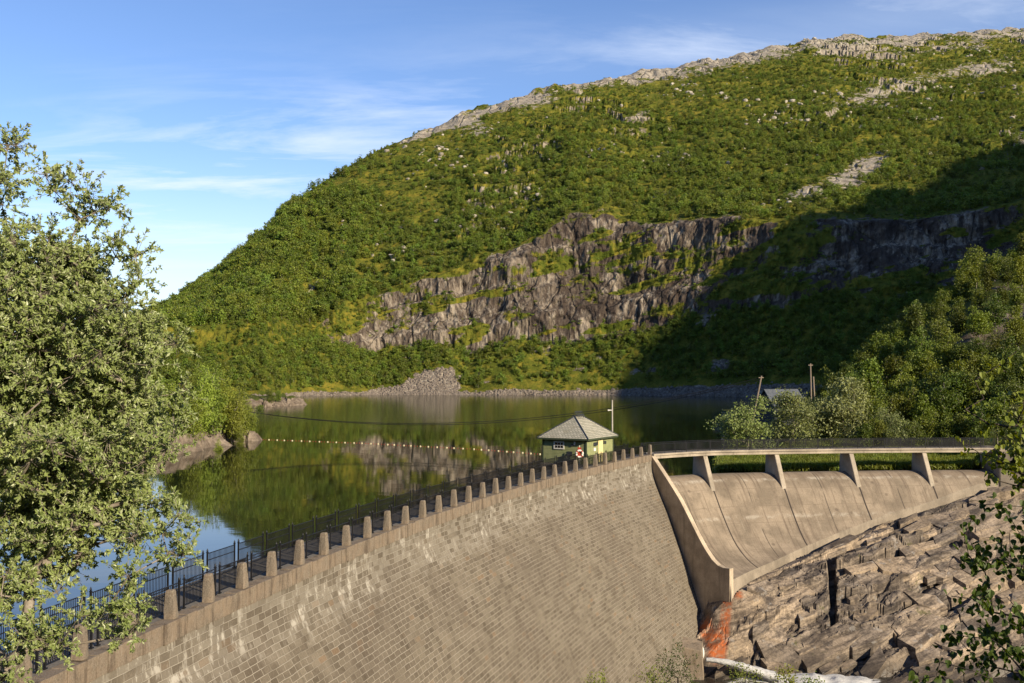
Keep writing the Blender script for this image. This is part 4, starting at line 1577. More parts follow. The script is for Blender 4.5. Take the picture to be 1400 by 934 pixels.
# angular slabs breaking out of the slope along the bedding
sr = np.random.default_rng(77)
SV, SF3, SF4, sn, ST_ = [], [], [], BX.size, []
gyz, gxz = np.gradient(base_rock, stp)
strike = np.array([math.cos(DIP), math.sin(DIP)])
for k in range(420):
    cx_ = sr.uniform(22, 84); cy_ = sr.uniform(113, 148)
    i_ = int((cy_ - 96) / stp); j_ = int((cx_ - 14) / stp)
    if toe[i_, j_] < 2.2 or base_rock[i_, j_] < -25.5 or (rust[max(0, i_ - 8):i_ + 8, max(0, j_ - 8):j_ + 8].max() > 0.2):
        continue
    # only downstream of the concrete
    inside_ = False
    for u in np.linspace(0, 5, 26):
        p, d, rt = station(u)
        r_ = (cx_ - p[0]) * d[0] + (cy_ - p[1]) * d[1]
        l_ = abs(-(cx_ - p[0]) * d[1] + (cy_ - p[1]) * d[0])
        if l_ < 1.6 and r_ < rt + 1.5:
            inside_ = True
    if inside_:
        continue
    big = sr.random() < 0.32 and base_rock[i_, j_] > -22.5
    Ls = sr.uniform(4.0, 8.5) if big else sr.uniform(1.3, 4.2)
    Ws = min(Ls * sr.uniform(0.24, 0.42), 2.6)
    th = sr.uniform(0.6, 1.2) if big else sr.uniform(0.4, 0.8)
    if pp[i_, j_] < Ls * 0.55 + 0.5 and -2 < tt[i_, j_] < cl_ + 1:
        continue
    a_ = DIP + sr.normal() * 0.16
    ca_, sa_ = math.cos(a_), math.sin(a_)
    m_ = 5 if sr.random() < 0.6 else 4
    sk = sr.uniform(-.35, .35) * Ws
    qd = np.array([(-Ls / 2 - sk, -Ws / 2), (Ls / 2 - sk, -Ws / 2), (Ls / 2 + sk, Ws / 2), (-Ls / 2 + sk, Ws / 2)])
    if m_ == 5:
        qd = np.insert(qd, 1, (sr.uniform(-.25, .25) * Ls, -Ws / 2 - sr.uniform(.1, .4) * Ws), 0)
    loc = qd + sr.uniform(-.10, .10, qd.shape) * np.array([Ls, Ws])
    X_ = cx_ + loc[:, 0] * ca_ - loc[:, 1] * sa_; Y_ = cy_ + loc[:, 0] * sa_ + loc[:, 1] * ca_
    fl_ = sr.uniform(0.55, 0.95)                     # how much of the slope the slab's top follows
    z0_ = base_rock[i_, j_] + sr.uniform(0.05, 0.75)
    top_ = z0_ + fl_ * gyz[i_, j_] * (Y_ - cy_) + gxz[i_, j_] * (X_ - cx_) + 0.06 * (X_ - cx_) + sr.normal(size=m_) * 0.05
    ins = sr.uniform(-0.02, 0.10)
    Xb = cx_ + (X_ - cx_) * (1 - ins); Yb_ = cy_ + (Y_ - cy_) * (1 - ins)
    SV += [np.stack([X_, Y_, top_], -1), np.stack([Xb, Yb_, top_ - th * 2.2], -1), np.array([[cx_, cy_, z0_ + sr.normal() * 0.06]])]
    for q_ in range(m_):
        q2 = (q_ + 1) % m_
        SF4.append((sn + q_, sn + m_ + q_, sn + m_ + q2, sn + q2))
        SF3.append((sn + q_, sn + q2, sn + 2 * m_))
    sn += 2 * m_ + 1
    ST_ += [sr.random()] * (2 * m_ + 1)
SVa = np.concatenate(SV)
ns_ = len(SVa)
me = np_mesh("bedrock", np.concatenate([np.stack([BX, BY, BZ], -1).reshape(-1, 3), SVa]), [np.concatenate([Fq, np.array(SF4)]), np.array(SF3)], M['bedrock'], False, {'rust': np.r_[rust.ravel(), np.zeros(ns_)], 'wet': np.r_[wet.ravel(), sstep(-22.6, -24.6, SVa[:, 2])], 'tone': np.r_[np.clip(0.5 + 0.5 * b1.ravel(), 0, 1), np.array(ST_)]})
tag(link("bedrock", me), kind='structure')


def hb(x, y):
    return float(BZ[min(max(int(round((y - 96) / stp)), 0), BZ.shape[0] - 1), min(max(int(round((x - 14) / stp)), 0), BZ.shape[1] - 1)])


# river with white water
rx = np.linspace(8, 90, 220); ry = np.linspace(84, 122, 110)
RX_, RY_ = np.meshgrid(rx, ry)
foamv = np.exp(-(((RX_ - 37.0) / 6.0) ** 2 + ((RY_ - 117.8) / 2.6) ** 2)) * 1.7 + np.exp(-(((RX_ - 29) / 5) ** 2 + ((RY_ - 118.3) / 2.4) ** 2)) * 0.9
RZ_ = -25.0 + fbm(RX_ / 1.6, RY_ / 1.6, None, 4, 99) * 0.3 * (0.2 + foamv) + foamv * 0.35
me = np_mesh("river", np.stack([RX_, RY_, RZ_], -1).reshape(-1, 3), grid_faces(*RX_.shape), M['foam'], True, {'foam': foamv.ravel() * 0.75})
tag(link("river", me), kind='structure')

# near bank under the camera (just below the view)
gx = np.arange(-70, 110, 1.6); gy = np.arange(-40, 102, 1.6)
GX, GY = np.meshgrid(gx, gy)
GZ = H - 1.7 - np.where(GY > 0, GY * 0.36 + 0.0016 * np.clip(GY - 40, 0, 100) ** 2 * 0, GY * 0.15)
GZ = np.maximum(GZ, -28) - sstep(62, 96, GY) * 4
GZ = GZ + fbm(GX / 10, GY / 10, None, 4, 101) * 0.9 - 0.6
# do not cover the dam face: keep below it on the left
for i in range(GX.shape[0]):
    for j in range(GX.shape[1]):
        pass
sd_ = np.full(GX.shape, 1e9)
for s in np.linspace(SA, LEND, 120):
    x, y, h = dam_pt(s)
    dx, dy = GX - x, GY - y
    m_ = np.abs(dx * math.sin(h) + dy * math.cos(h)) < 1.6
    sd_ = np.where(m_, dx * math.cos(h) - dy * math.sin(h), sd_)
GZ = np.where(sd_ < 14, np.minimum(GZ, -21 + np.clip(sd_, -5, 14) * 0.1), GZ)
GZ = np.where((GX < -25) & (GY > 4), np.minimum(GZ, -5), GZ)
me = np_mesh("near_bank", np.stack([GX, GY, GZ], -1).reshape(-1, 3), grid_faces(*GX.shape), M['ground'], True, {'rock': sstep(0.1, 0.4, fbm(GX / 8, GY / 8, None, 3, 103)).ravel() * 0.8})
tag(link("near_bank", me), kind='structure')


def hn(x, y):
    return float(GZ[min(max(int(round((y + 40) / 1.6)), 0), GZ.shape[0] - 1), min(max(int(round((x + 70) / 1.6)), 0), GZ.shape[1] - 1)])


# ------------------------------------------------------------------ GN scatter for uncountable cover
def scatter(name, pts, scl, rot, proto, protos, kind='stuff'):
    me = bpy.data.meshes.new(name)
    me.vertices.add(len(pts))
    me.vertices.foreach_set('co', np.asarray(pts, np.float32).ravel())
    for nm, ty, arr in (('scl', 'FLOAT', scl), ('rotz', 'FLOAT', rot), ('pid', 'INT', proto)):
        a = me.attributes.new(nm, ty, 'POINT')
        a.data.foreach_set('value', np.asarray(arr, np.int32 if ty == 'INT' else np.float32))
    o = link(name, me)
    coll = bpy.data.collections.new(name + "_kinds")
    for p_ in protos:
        coll.objects.link(p_)
    g = bpy.data.node_groups.new(name + "_nodes", 'GeometryNodeTree')
    g.interface.new_socket('Geometry', in_out='INPUT', socket_type='NodeSocketGeometry')
    g.interface.new_socket('Geometry', in_out='OUTPUT', socket_type='NodeSocketGeometry')
    gi = g.nodes.new('NodeGroupInput'); go = g.nodes.new('NodeGroupOutput')
    ci = g.nodes.new('GeometryNodeCollectionInfo')
    ci.inputs['Collection'].default_value = coll
    ci.inputs['Separate Children'].default_value = True
    ci.inputs['Reset Children'].default_value = True
    ip = g.nodes.new('GeometryNodeInstanceOnPoints')
    ip.inputs['Pick Instance'].default_value = True

    def na(nm, dt):
        n_ = g.nodes.new('GeometryNodeInputNamedAttribute')
        n_.data_type = dt
        n_.inputs['Name'].default_value = nm
        return n_.outputs['Attribute']
    cm = g.nodes.new('ShaderNodeCombineXYZ')
    g.links.new(na('rotz', 'FLOAT'), cm.inputs[2])
    g.links.new(gi.outputs[0], ip.inputs['Points'])
    g.links.new(ci.outputs[0], ip.inputs['Instance'])
    g.links.new(na('pid', 'INT'), ip.inputs['Instance Index'])
    g.links.new(cm.outputs[0], ip.inputs['Rotation'])
    g.links.new(na('scl', 'FLOAT'), ip.inputs['Scale'])
    g.links.new(ip.outputs[0], go.inputs[0])
    md = o.modifiers.new("scatter", 'NODES')
    md.node_group = g
    if protos and protos[0].data.materials:
        me.materials.append(protos[0].data.materials[0])
    tag(o, kind=kind)
    return o


# ------------------------------------------------------------------ foliage
def leaf_quads(C, size, aspect=0.6, rg=None, up=0.25, outdir=None, fold=True):
    """C (n,3) leaf centres -> folded diamond leaves. returns V, F(quads), tone per vertex"""
    n = len(C)
    d = rg.normal(size=(n, 3))
    if outdir is not None:
        d = d * 0.75 + outdir
    d /= np.linalg.norm(d, axis=1, keepdims=True) + 1e-9
    nn = rg.normal(size=(n, 3)) + np.array([0, 0, up * 2]) + SUN * 0.9
    nn -= d * (nn * d).sum(1, keepdims=True)
    nn /= np.linalg.norm(nn, axis=1, keepdims=True) + 1e-9
    s_ = np.cross(d, nn)
    L = (size * (0.7 + 0.6 * rg.random(n)))[:, None]
    W = L * aspect * 0.5
    base = C - d * L * 0.5
    tip = C + d * L * 0.5
    mid = C - d * L * 0.06
    a = mid + s_ * W + nn * L * 0.10
    b = mid - s_ * W + nn * L * 0.10
    V = np.stack([base, a, tip, b], 1).reshape(-1, 3)
    i = np.arange(n) * 4
    F = np.stack([i, i + 1, i + 2, i + 3], -1)
    if fold:
        F = np.concatenate([np.stack([i, i + 1, i + 2], -1), np.stack([i, i + 2, i + 3], -1)])
    tone = np.repeat(rg.random(n), 4)
    return V, F, tone


class Tree:
    """skeleton grown towards tip points; gives trunk mesh and leaf mesh"""
    def __init__(s, base, trunk_pts, tips, rg, r0=0.1, bend=0.12, power=0.5, minr=0.006):
        P = [np.array(p, float) for p in trunk_pts]
        par = [-1] + list(range(len(P) - 1))
        order = np.argsort(np.linalg.norm(tips - P[-1] * 0.5 - P[0] * 0.5, axis=1))
        s.tip_idx = []
        for k in order:
            t = tips[k]
            A_ = np.array(P)
            dv = t - A_
            dist = np.linalg.norm(dv, axis=1)
            # prefer nodes lying below the tip
            cost = dist + np.maximum(-(dv[:, 2]), 0) * 0.9
            cost[0] += 2.0
            j = int(np.argmin(cost))
            L = dist[j]
            m = max(1, int(L / 0.5 / max(1e-6, s_len(trunk_pts)) * 6))
            m = min(m, 6)
            prev = j
            for q_ in range(1, m + 1):
                f = q_ / m
                p_ = A_[j] + dv[j] * f
                if q_ < m:
                    p_ = p_ + rg.normal(size=3) * L * bend * 0.5
                    p_[2] += L * bend * math.sin(f * math.pi) * 0.9
                P.append(p_)
                par.append(prev)
                prev = len(P) - 1
            s.tip_idx.append(prev)
        s.P = np.array(P)
        s.par = np.array(par)
        w = np.zeros(len(P))
        for i in s.tip_idx:
            w[i] += 1
        for i in range(len(P) - 1, 0, -1):
            w[par[i]] += w[i]
        s.rad = np.maximum(r0 * (w / max(w[0], 1)) ** power, minr)

    def wood(s, n=5, min_draw=0.0):
        V, F = [], []
        P, par, rad = s.P, s.par, s.rad
        ang = np.arange(n) * 2 * math.pi / n
        for i in range(1, len(P)):
            if rad[i] < min_draw:
                continue
            a, b = P[par[i]], P[i]
            t = b - a
            L = np.linalg.norm(t)
            if L < 1e-6:
                continue
            t /= L
            x = np.cross(t, [0.31, 0.7, 0.2]); x /= np.linalg.norm(x)
            y = np.cross(t, x)
            r1 = min(rad[par[i]], rad[i] * 1.6); r2 = rad[i]
            o = len(V) * n
            ring = np.cos(ang)[:, None] * x + np.sin(ang)[:, None] * y
            V.append(a + ring * r1); V.append(b + ring * r2)
            k = np.arange(n)
            F.append(np.stack([o + k, o + (k + 1) % n, o + n + (k + 1) % n, o + n + k], -1))
        return np.concatenate(V), np.concatenate(F)


def s_len(p):
    p = np.array(p)
    return float(np.linalg.norm(np.diff(p, axis=0), axis=1).sum())


def in_blobs(blobs, n, rg, shell=0.35):
    """points within a union of ellipsoids (centre, radii), denser outside"""
    vol = np.array([r[0] * r[1] * r[2] for _, r in blobs]) ** 0.85
    pick = rg.choice(len(blobs), n, p=vol / vol.sum())
    d = rg.normal(size=(n, 3)); d /= np.linalg.norm(d, axis=1, keepdims=True)
    rr = shell + (1 - shell) * rg.random(n) ** 0.6
    c = np.array([b[0] for b in blobs])[pick]; r = np.array([b[1] for b in blobs])[pick]
    return c + d * rr[:, None] * r


def make_tree_meshes(name, seed, height, width, leaf, n_tips, per_tip, spread, leaf_m, bark_m, droop=0.0, low=0.25, lean=0.0, aspect=0.75, irregular=0.5, r0=None, fold=False, stems=1):
    """a tree rooted at the origin: (trunk mesh, crown mesh)"""
    rg = np.random.default_rng(seed)
    blobs = []
    nb = 7
    for k in range(nb):
        f = k / (nb - 1)
        zc = height * (low + (0.93 - low) * f)
        w = width * (math.sin(math.pi * (0.18 + 0.74 * f)) ** 0.8) * rg.uniform(1 - irregular * 0.5, 1 + irregular * 0.3)
        a = rg.uniform(0, 2 * math.pi)
        off = width * irregular * 0.55 * rg.random()
        blobs.append(((math.cos(a) * off + lean * f * height, math.sin(a) * off, zc), (w * 0.55, w * 0.55, height * 0.13)))
    tips = in_blobs(blobs, n_tips, rg, 0.3)
    tp = [np.array([0, 0, -0.3]), np.array([rg.normal() * .1, rg.normal() * .1, height * 0.18]), np.array([lean * height * .3 + rg.normal() * .15, rg.normal() * .15, height * 0.4]), np.array([lean * height * .6, rg.normal() * .2, height * 0.66])]
    t = Tree(None, tp, tips, rg, r0 or height * 0.014, 0.10)
    V, F = t.wood(5)
    tm = np_mesh(name + "_trunk", V, F, bark_m, True)
    C = np.repeat(t.P[t.tip_idx], per_tip, 0)
    g = rg.normal(size=C.shape) * np.array([spread, spread, spread * 0.7])
    g[:, 2] -= droop * np.abs(rg.normal(size=len(C))) * spread
    C = C + g
    V, F, tone = leaf_quads(C, leaf, aspect, rg, 0.35, None, fold)
    cm = np_mesh(name + "_crown", V, F, leaf_m, False, {'tone': tone})
    return tm, cm


# ------------------------------------------------------------------ mountain woods (uncountable)
protos = []
for k in range(7):
    tm, cm = make_tree_meshes("mountain_birch", 300 + k, 6.0, [3.6, 4.4, 3.0, 4.8, 2.6, 5.2, 3.8][k], 0.62, 26, 13, 0.55, M['alpine'], M['bark_birch'], 0.2, 0.22, 0, 0.85, 0.6, 0.09)
    bmv = np.concatenate([np.zeros(0)])
    # one mesh: crown + stem
    o = bpy.data.objects.new("mountain_birch_kind", cm)
    # add the stem to the crown mesh
    nv = len(cm.vertices); nt_ = len(tm.vertices)
    vc = np.zeros(nv * 3, np.float32); cm.vertices.foreach_get('co', vc)
    vt = np.zeros(nt_ * 3, np.float32); tm.vertices.foreach_get('co', vt)
    Fc = np.array([p.vertices[:] for p in cm.polygons]); Ft = np.array([p.vertices[:] for p in tm.polygons]) + nv
    tone = np.zeros(nv, np.float32); cm.attributes['tone'].data.foreach_get('value', tone)
    me = np_mesh("mountain_birch_kind", np.r_[vc, vt].reshape(-1, 3), [Fc, Ft], M['alpine'], False, {'tone': np.r_[tone, np.full(nt_, 0.5)]})
    me.materials.append(M['bark_birch'])
    mi = np.zeros(len(me.polygons), np.int32); mi[len(Fc):] = 1
    me.polygons.foreach_set('material_index', mi)
    protos.append(bpy.data.objects.new("mountain_birch_kind", me))

# sample the mountain by the area it takes up
cen = (Vm[:-1, :-1] + Vm[1:, 1:]) / 2
ea = np.linalg.norm(np.cross(Vm[1:, :-1] - Vm[:-1, :-1], Vm[:-1, 1:] - Vm[:-1, :-1]), axis=-1)
mt = MT[:-1, :-1]
uc = uu[:-1, :-1]
rockc = rock[:-1, :-1]
st = steep[:-1, :-1]
dens = sstep(-0.45, 0.30, fbm(cen[..., 0] / 42, cen[..., 1] / 42, cen[..., 2] / 42, 4, 121))
dens = 0.30 + 0.9 * dens
upp = mt - 2
dens *= np.where((mt > 2) & (uc > 540 - 300 * (upp - .5)), 1.05 - 0.85 * sstep(0.35, 0.95, upp + 0.18 * fbm(cen[..., 0] / 120, cen[..., 1] / 120, None, 3, 122)), 1.0)
dens *= np.where(mt > 2.985, 0.0, 1)
dens *= np.where(uc < 520, 1.8, 1)
dens *= np.where((mt > 1) & (mt < 2), 1.0, 1)
dens *= np.where(mt < 0.30, 0, 1) * np.where(mt < 1, 2.2, 1)
dens *= 1 - sstep(0.30, 0.62, rockc)
dens *= (uc > 60) & (uc < 1560)
wgt = (ea * dens).ravel()
NT_ = 18000
pick = rng.choice(len(wgt), NT_, p=wgt / wgt.sum())
jit = rng.random((NT_, 2))
flat = lambda a: a.reshape(-1, 3)[pick]
pts = flat(Vm[:-1, :-1]) + jit[:, :1] * (flat(Vm[1:, :-1]) - flat(Vm[:-1, :-1])) + jit[:, 1:] * (flat(Vm[:-1, 1:]) - flat(Vm[:-1, :-1]))
mtp = mt.ravel()[pick]
size = (0.55 + 0.75 * rng.random(NT_)) * np.where(mtp > 2, 1.15 - 0.55 * np.clip(mtp - 2, 0, 1) * sstep(380, 640, uc.ravel()[pick]) + 0.35 * (1 - sstep(420, 560, uc.ravel()[pick])), np.where(mtp < 1, 0.95, 0.7))
pts[:, 2] -= 0.3
scatter("mountain_woodland", pts, size, rng.random(NT_) * 6.28, rng.integers(0, len(protos), NT_), protos)
# low scrub tufts between the trees
sprotos = []
for k in range(4):
    rg = np.random.default_rng(700 + k)
    C = in_blobs([((0, 0, .45), (1.3, 1.3, .6)), ((.8, .4, .35), (1, .8, .45)), ((-.7, .6, .3), (.9, 1, .4))], 70, rg, 0.5)
    V, F, tone = leaf_quads(C, 0.55, 0.9, rg, 0.5, None, False)
    sprotos.append(bpy.data.objects.new("scrub_kind", np_mesh("scrub_kind", V, F, M['alpine'] if k % 2 else M['birch'], False, {'tone': tone})))
dens2 = (0.4 + 0.6 * sstep(-0.2, 0.3, fbm(cen[..., 0] / 20, cen[..., 1] / 20, cen[..., 2] / 20, 4, 131))) * (1 - sstep(0.35, 0.8, rockc)) * (mt > 0.26) * (mt < 2.995) * (uc > 60) * (uc < 1560)
dens2 *= np.where((mt > 1) & (mt < 2), 1.6, 1)
wgt = (ea * dens2).ravel()
NS_ = 16000
pick = rng.choice(len(wgt), NS_, p=wgt / wgt.sum())
jit = rng.random((NS_, 2))
pts = flat(Vm[:-1, :-1]) + jit[:, :1] * (flat(Vm[1:, :-1]) - flat(Vm[:-1, :-1])) + jit[:, 1:] * (flat(Vm[:-1, 1:]) - flat(Vm[:-1, :-1]))
scatter("mountain_scrub", pts, 0.5 + 0.9 * rng.random(NS_), rng.random(NS_) * 6.28, rng.integers(0, 4, NS_), sprotos)


# boulders along the far shore and in the scree fan
def boulder(seed, r=1.0):
    import bmesh
    bm = bmesh.new()
    bmesh.ops.create_icosphere(bm, subdivisions=2, radius=r)
    rr = random.Random(seed)
    planes = [(Vector((rr.uniform(-1, 1), rr.uniform(-1, 1), rr.uniform(-.6, 1))).normalized(), rr.uniform(0.5, 0.85)) for _ in range(9)]
    for v_ in bm.verts:
        for nrm_, d_ in planes:
            k = v_.co.dot(nrm_) - d_ * r
            if k > 0:
                v_.co -= nrm_ * k
        v_.co.z *= 0.75
    me = bpy.data.meshes.new("boulder")
    bm.to_mesh(me)
    bm.free()
    me.materials.append(M['boulder'])
    return me


bprotos = [bpy.data.objects.new("boulder_kind", boulder(k)) for k in range(6)]
w1 = (sstep(0.09, 0.12, mt) * (1 - sstep(0.21, 0.26, mt)) * (uc > 330) * (uc < 1250) * 1.0)
w2 = np.where(mt < 1.02, talus[:-1, :-1] > 0.33, 0) * 1.5
wgt = (ea * (w1 + w2)).ravel()
NBO = 5200
pick = rng.choice(len(wgt), NBO, p=wgt / wgt.sum())
jit = rng.random((NBO, 2))
pts = flat(Vm[:-1, :-1]) + jit[:, :1] * (flat(Vm[1:, :-1]) - flat(Vm[:-1, :-1])) + jit[:, 1:] * (flat(Vm[:-1, 1:]) - flat(Vm[:-1, :-1]))
scatter("shore_boulders", pts, 0.5 + 1.1 * rng.random(NBO) ** 2, rng.random(NBO) * 6.28, rng.integers(0, 6, NBO), bprotos)


wgt = (ea * (mt > 2.05) * (mt < 2.99) * (uc > 440) * (uc < 1560) * (0.05 + sstep(0.05, 0.5, fbm(cen[..., 0] / 70, cen[..., 1] / 70, None, 3, 151)) * (0.25 + (mt - 2)))).ravel()
NH = 1500
pick = rng.choice(len(wgt), NH, p=wgt / wgt.sum())
pts = flat(cen) + 0
hp = []
M['pale_rock'] = simple_mat("pale_rock", (0.34, 0.30, 0.25), (0.60, 0.55, 0.46), 0.3, 0.95, 0.5, 0.3)
for k in range(5):
    me = boulder(40 + k, 1.0)
    me.materials.clear(); me.materials.append(M['pale_rock'])
    hp.append(bpy.data.objects.new("hillside_rock_kind", me))
scatter("hillside_rocks", pts, 1.0 + 3.0 * rng.random(NH) ** 3, rng.random(NH) * 6.28, rng.integers(0, 5, NH), hp)


# ------------------------------------------------------------------ countable trees
def plant_tree(name, meshes, loc, rz, scl, label, cat='tree', group=None):
    root = empty(name, loc, rz)
    root.scale = scl if hasattr(scl, '__len__') else (scl, scl, scl)
    tag(root, label, cat, group)
    link("trunk", meshes[0], root)
    link("crown", meshes[1], root)
    return root


birchK = [make_tree_meshes("birch", 400 + k, 9.0, [4.2, 5.0, 3.6, 4.6, 5.6, 3.2][k], 0.36, 80, 40, 0.5, M['birch'], M['bark_birch'], 0.5, 0.24, [0, .03, -.03, .05, 0, -.04][k], 0.75, 0.55) for k in range(6)]
brightK = [make_tree_meshes("bright_birch", 430 + k, 12.0, [4.2, 3.6, 4.8][k], 0.34, 90, 50, 0.55, M['birch_bright'], M['bark_birch'], 0.5, 0.14, [0, .02, -.03][k], 0.7, 0.5) for k in range(3)]
sallowK = [make_tree_meshes("sallow", 450 + k, 6.5, [5.6, 6.2, 5.0][k], 0.30, 90, 60, 0.48, M['sallow'], M['bark_willow'], 0.1, 0.18, 0, 0.55, 0.55) for k in range(3)]

# on the right knoll: rows climbing the slope, each tree an individual
rows_ = [
    ("in the lowest row right behind the footbridge", 170, [(1180, 2, 5.5), (1204, 5, 6), (1248, 1, 6.5), (1270, 3, 7), (1294, 0, 6.5), (1316, 2, 7), (1338, 4, 8), (1362, 3, 8)]),
    # name of row, Y, list of (px, kind, height)
    ("along the foot of the right knoll", 184, [(1196, 1, 7), (1216, 2, 8), (1240, 3, 9), (1262, 0, 8), (1286, 4, 9), (1310, 5, 10), (1332, 1, 9), (1356, 2, 8), (1382, 3, 9)]),
    ("second row up the right knoll", 196, [(1135, 2, 8), (1180, 5, 11), (1206, 0, 9), (1232, 4, 9), (1256, 3, 10), (1280, 1, 11), (1304, 2, 10), (1330, 0, 10), (1350, 5, 9), (1376, 4, 10), (1402, 0, 9)]),
    ("third row up the right knoll", 212, [(1128, 0, 8), (1150, 3, 9), (1170, 2, 9), (1194, 5, 11), (1220, 1, 9), (1244, 4, 9), (1268, 0, 9), (1292, 3, 10), (1316, 5, 9), (1342, 2, 9), (1366, 1, 9), (1392, 3, 10)]),
    ("fourth row up the right knoll", 230, [(1120, 4, 7), (1140, 1, 8), (1164, 0, 9), (1188, 3, 8), (1212, 2, 9), (1236, 5, 9), (1260, 4, 8), (1286, 1, 9), (1310, 0, 8), (1338, 3, 9), (1362, 4, 9), (1390, 2, 8)]),
    ("fifth row up the right knoll", 248, [(1132, 3, 7), (1158, 2, 7), (1180, 4, 8), (1204, 1, 9), (1230, 0, 9), (1256, 5, 10), (1282, 3, 8), (1310, 2, 7), (1340, 4, 7), (1372, 0, 8), (1398, 5, 9)]),
    ("just below the crest of the right knoll", 264, [(1172, 0, 7), (1200, 5, 8), (1222, 3, 8), (1246, 2, 8), (1252, 4, 9), (1290, 1, 8), (1318, 0, 9), (1350, 2, 8), (1380, 1, 8)]),
    ("on the crest of the right knoll", 280, [(1190, 2, 7), (1214, 1, 8), (1238, 4, 8), (1262, 3, 8), (1292, 0, 8), (1322, 4, 10), (1336, 1, 11), (1362, 3, 10), (1388, 5, 9), (1402, 2, 11)]),
]
look = ["rounded", "broad", "slim", "leaning", "wide", "narrow"]
tr = random.Random(3)
for rname, Y, lst in rows_:
    for i, (px, k, hgt) in enumerate(lst):
        Yj = Y + tr.uniform(-5, 5)
        g = hr(px, Yj)
        x = (px - CX) / FPX * Yj
        sc = hgt / 9.0 * tr.uniform(.9, 1.08)
        plant_tree("birch_tree", birchK[k], (x, Yj, g), tr.uniform(0, 6.28), (sc, sc, sc * tr.uniform(.95, 1.08)), f"{look[k]} green birch {rname}, {ordinal(i + 1)} from the left", 'tree', "birches on the right knoll")
# sallows between bridge and cabin
for i, (px, Y, hgt, k, lab) in enumerate([
        (1021, 176, 9.6, 0, "round pale sallow bush left of the grey-roofed cabin"),
        (1085, 180, 10.3, 1, "broad silvery sallow just right of the grey-roofed cabin"),
        (1154, 182, 11.6, 2, "tall silvery sallow with a sunlit top, right of the broad sallow"),
        (1216, 176, 6.8, 0, "low yellow-green sallow bush behind the middle of the bridge"),
        (1122, 186, 8.0, 2, "small shaded sallow between the broad and the tall sallow"),
        (1392, 158, 6.4, 1, "dark sallow hanging over the right end of the footbridge")]):
    x = (px - CX) / FPX * Y
    plant_tree("sallow_bush", sallowK[k], (x, Y, hr(px, Y) - 0.2), 1.1 * i, hgt / 6.5, lab, 'bush', "sallows behind the footbridge")

# left point: pale birches above the rock
tr = random.Random(8)
lt = [(262, 196, 10.5), (276, 204, 12.5), (292, 208, 14), (303, 214, 15), (318, 214, 12), (330, 222, 11.5), (342, 226, 8.5), (250, 210, 12), (284, 224, 13), (312, 232, 11), (336, 236, 9), (270, 232, 13), (235, 200, 11), (300, 196, 5), (330, 212, 4.5)]
for i, (px, Y, hgt) in enumerate(lt):
    x = (px - CX) / FPX * Y
    g = hl(x, Y)
    s_ = hgt / 12.0
    order_ = sorted(range(len(lt)), key=lambda k: lt[k][0]).index(i) + 1
    plant_tree("birch_tree", brightK[i % 3], (x, Y, g), tr.uniform(0, 6.28), (s_, s_, s_), f"light green birch on the rocky left point, {ordinal(order_)} from the left", 'tree', "birches on the rocky left point")
lt2 = [(366, 330, 7), (380, 350, 8), (374, 420, 9), (392, 440, 8), (360, 380, 9), (398, 470, 6.5), (352, 300, 8), (386, 462, 8)]
for i, (px, Y, hgt) in enumerate(lt2):
    x = (px - CX) / FPX * Y - 6
    order_ = sorted(range(len(lt2)), key=lambda k: (lt2[k][0] - CX) * lt2[k][1]).index(i) + 1
    s_ = hgt / 9.0
    plant_tree("birch_tree", birchK[i % 6], (x, Y, hl(x, Y)), tr.uniform(0, 6.28), s_, f"small birch by the far rock spit, {ordinal(order_)} from the left", 'tree', "birches by the far rock spit")
lt3 = [(40, 150, 9), (90, 165, 10), (150, 190, 11), (200, 185, 10), (215, 240, 11), (120, 230, 12), (180, 280, 11), (30, 220, 12)]
for i, (px, Y, hgt) in enumerate(lt3):
    x = (px - CX) / FPX * Y - 3
    s_ = hgt / 12.0
    order_ = sorted(range(len(lt3)), key=lambda k: lt3[k][0]).index(i) + 1
    plant_tree("birch_tree", brightK[(i + 1) % 3], (x, Y, hl(x, Y)), tr.uniform(0, 6.28), s_, f"birch on the left shore glimpsed behind the big willow, {ordinal(order_)} from the left", 'tree', "birches behind the willow")


# grass along the shore behind the spillway
gp = [bpy.data.objects.new("grass_kind", None)] and []
for k in range(4):
    rg = np.random.default_rng(800 + k)
    C = np.zeros((60, 3)); C[:, :2] = rg.normal(size=(60, 2)) * 0.35; C[:, 2] = 0.3
    V, F, tone = leaf_quads(C, 0.9, 0.10, rg, 0.1, np.tile([0, 0, 1.6], (60, 1)), False)
    gp.append(bpy.data.objects.new("grass_kind", np_mesh("grass_kind", V, F, M['grass'], False, {'tone': tone})))
n = 5200
pxs = rng.uniform(985, 1330, n); Ys = 153.5 + 30 * rng.random(n) ** 1.6
pts = np.array([((a - CX) / FPX * b, b, hr(a, b)) for a, b in zip(pxs, Ys)])
ok = (pts[:, 2] > WATER + 0.1)
pts = pts[ok]
scatter("shore_grass", pts, 0.6 + 0.9 * rng.random(len(pts)), rng.random(len(pts)) * 6.28, rng.integers(0, 4, len(pts)), gp)


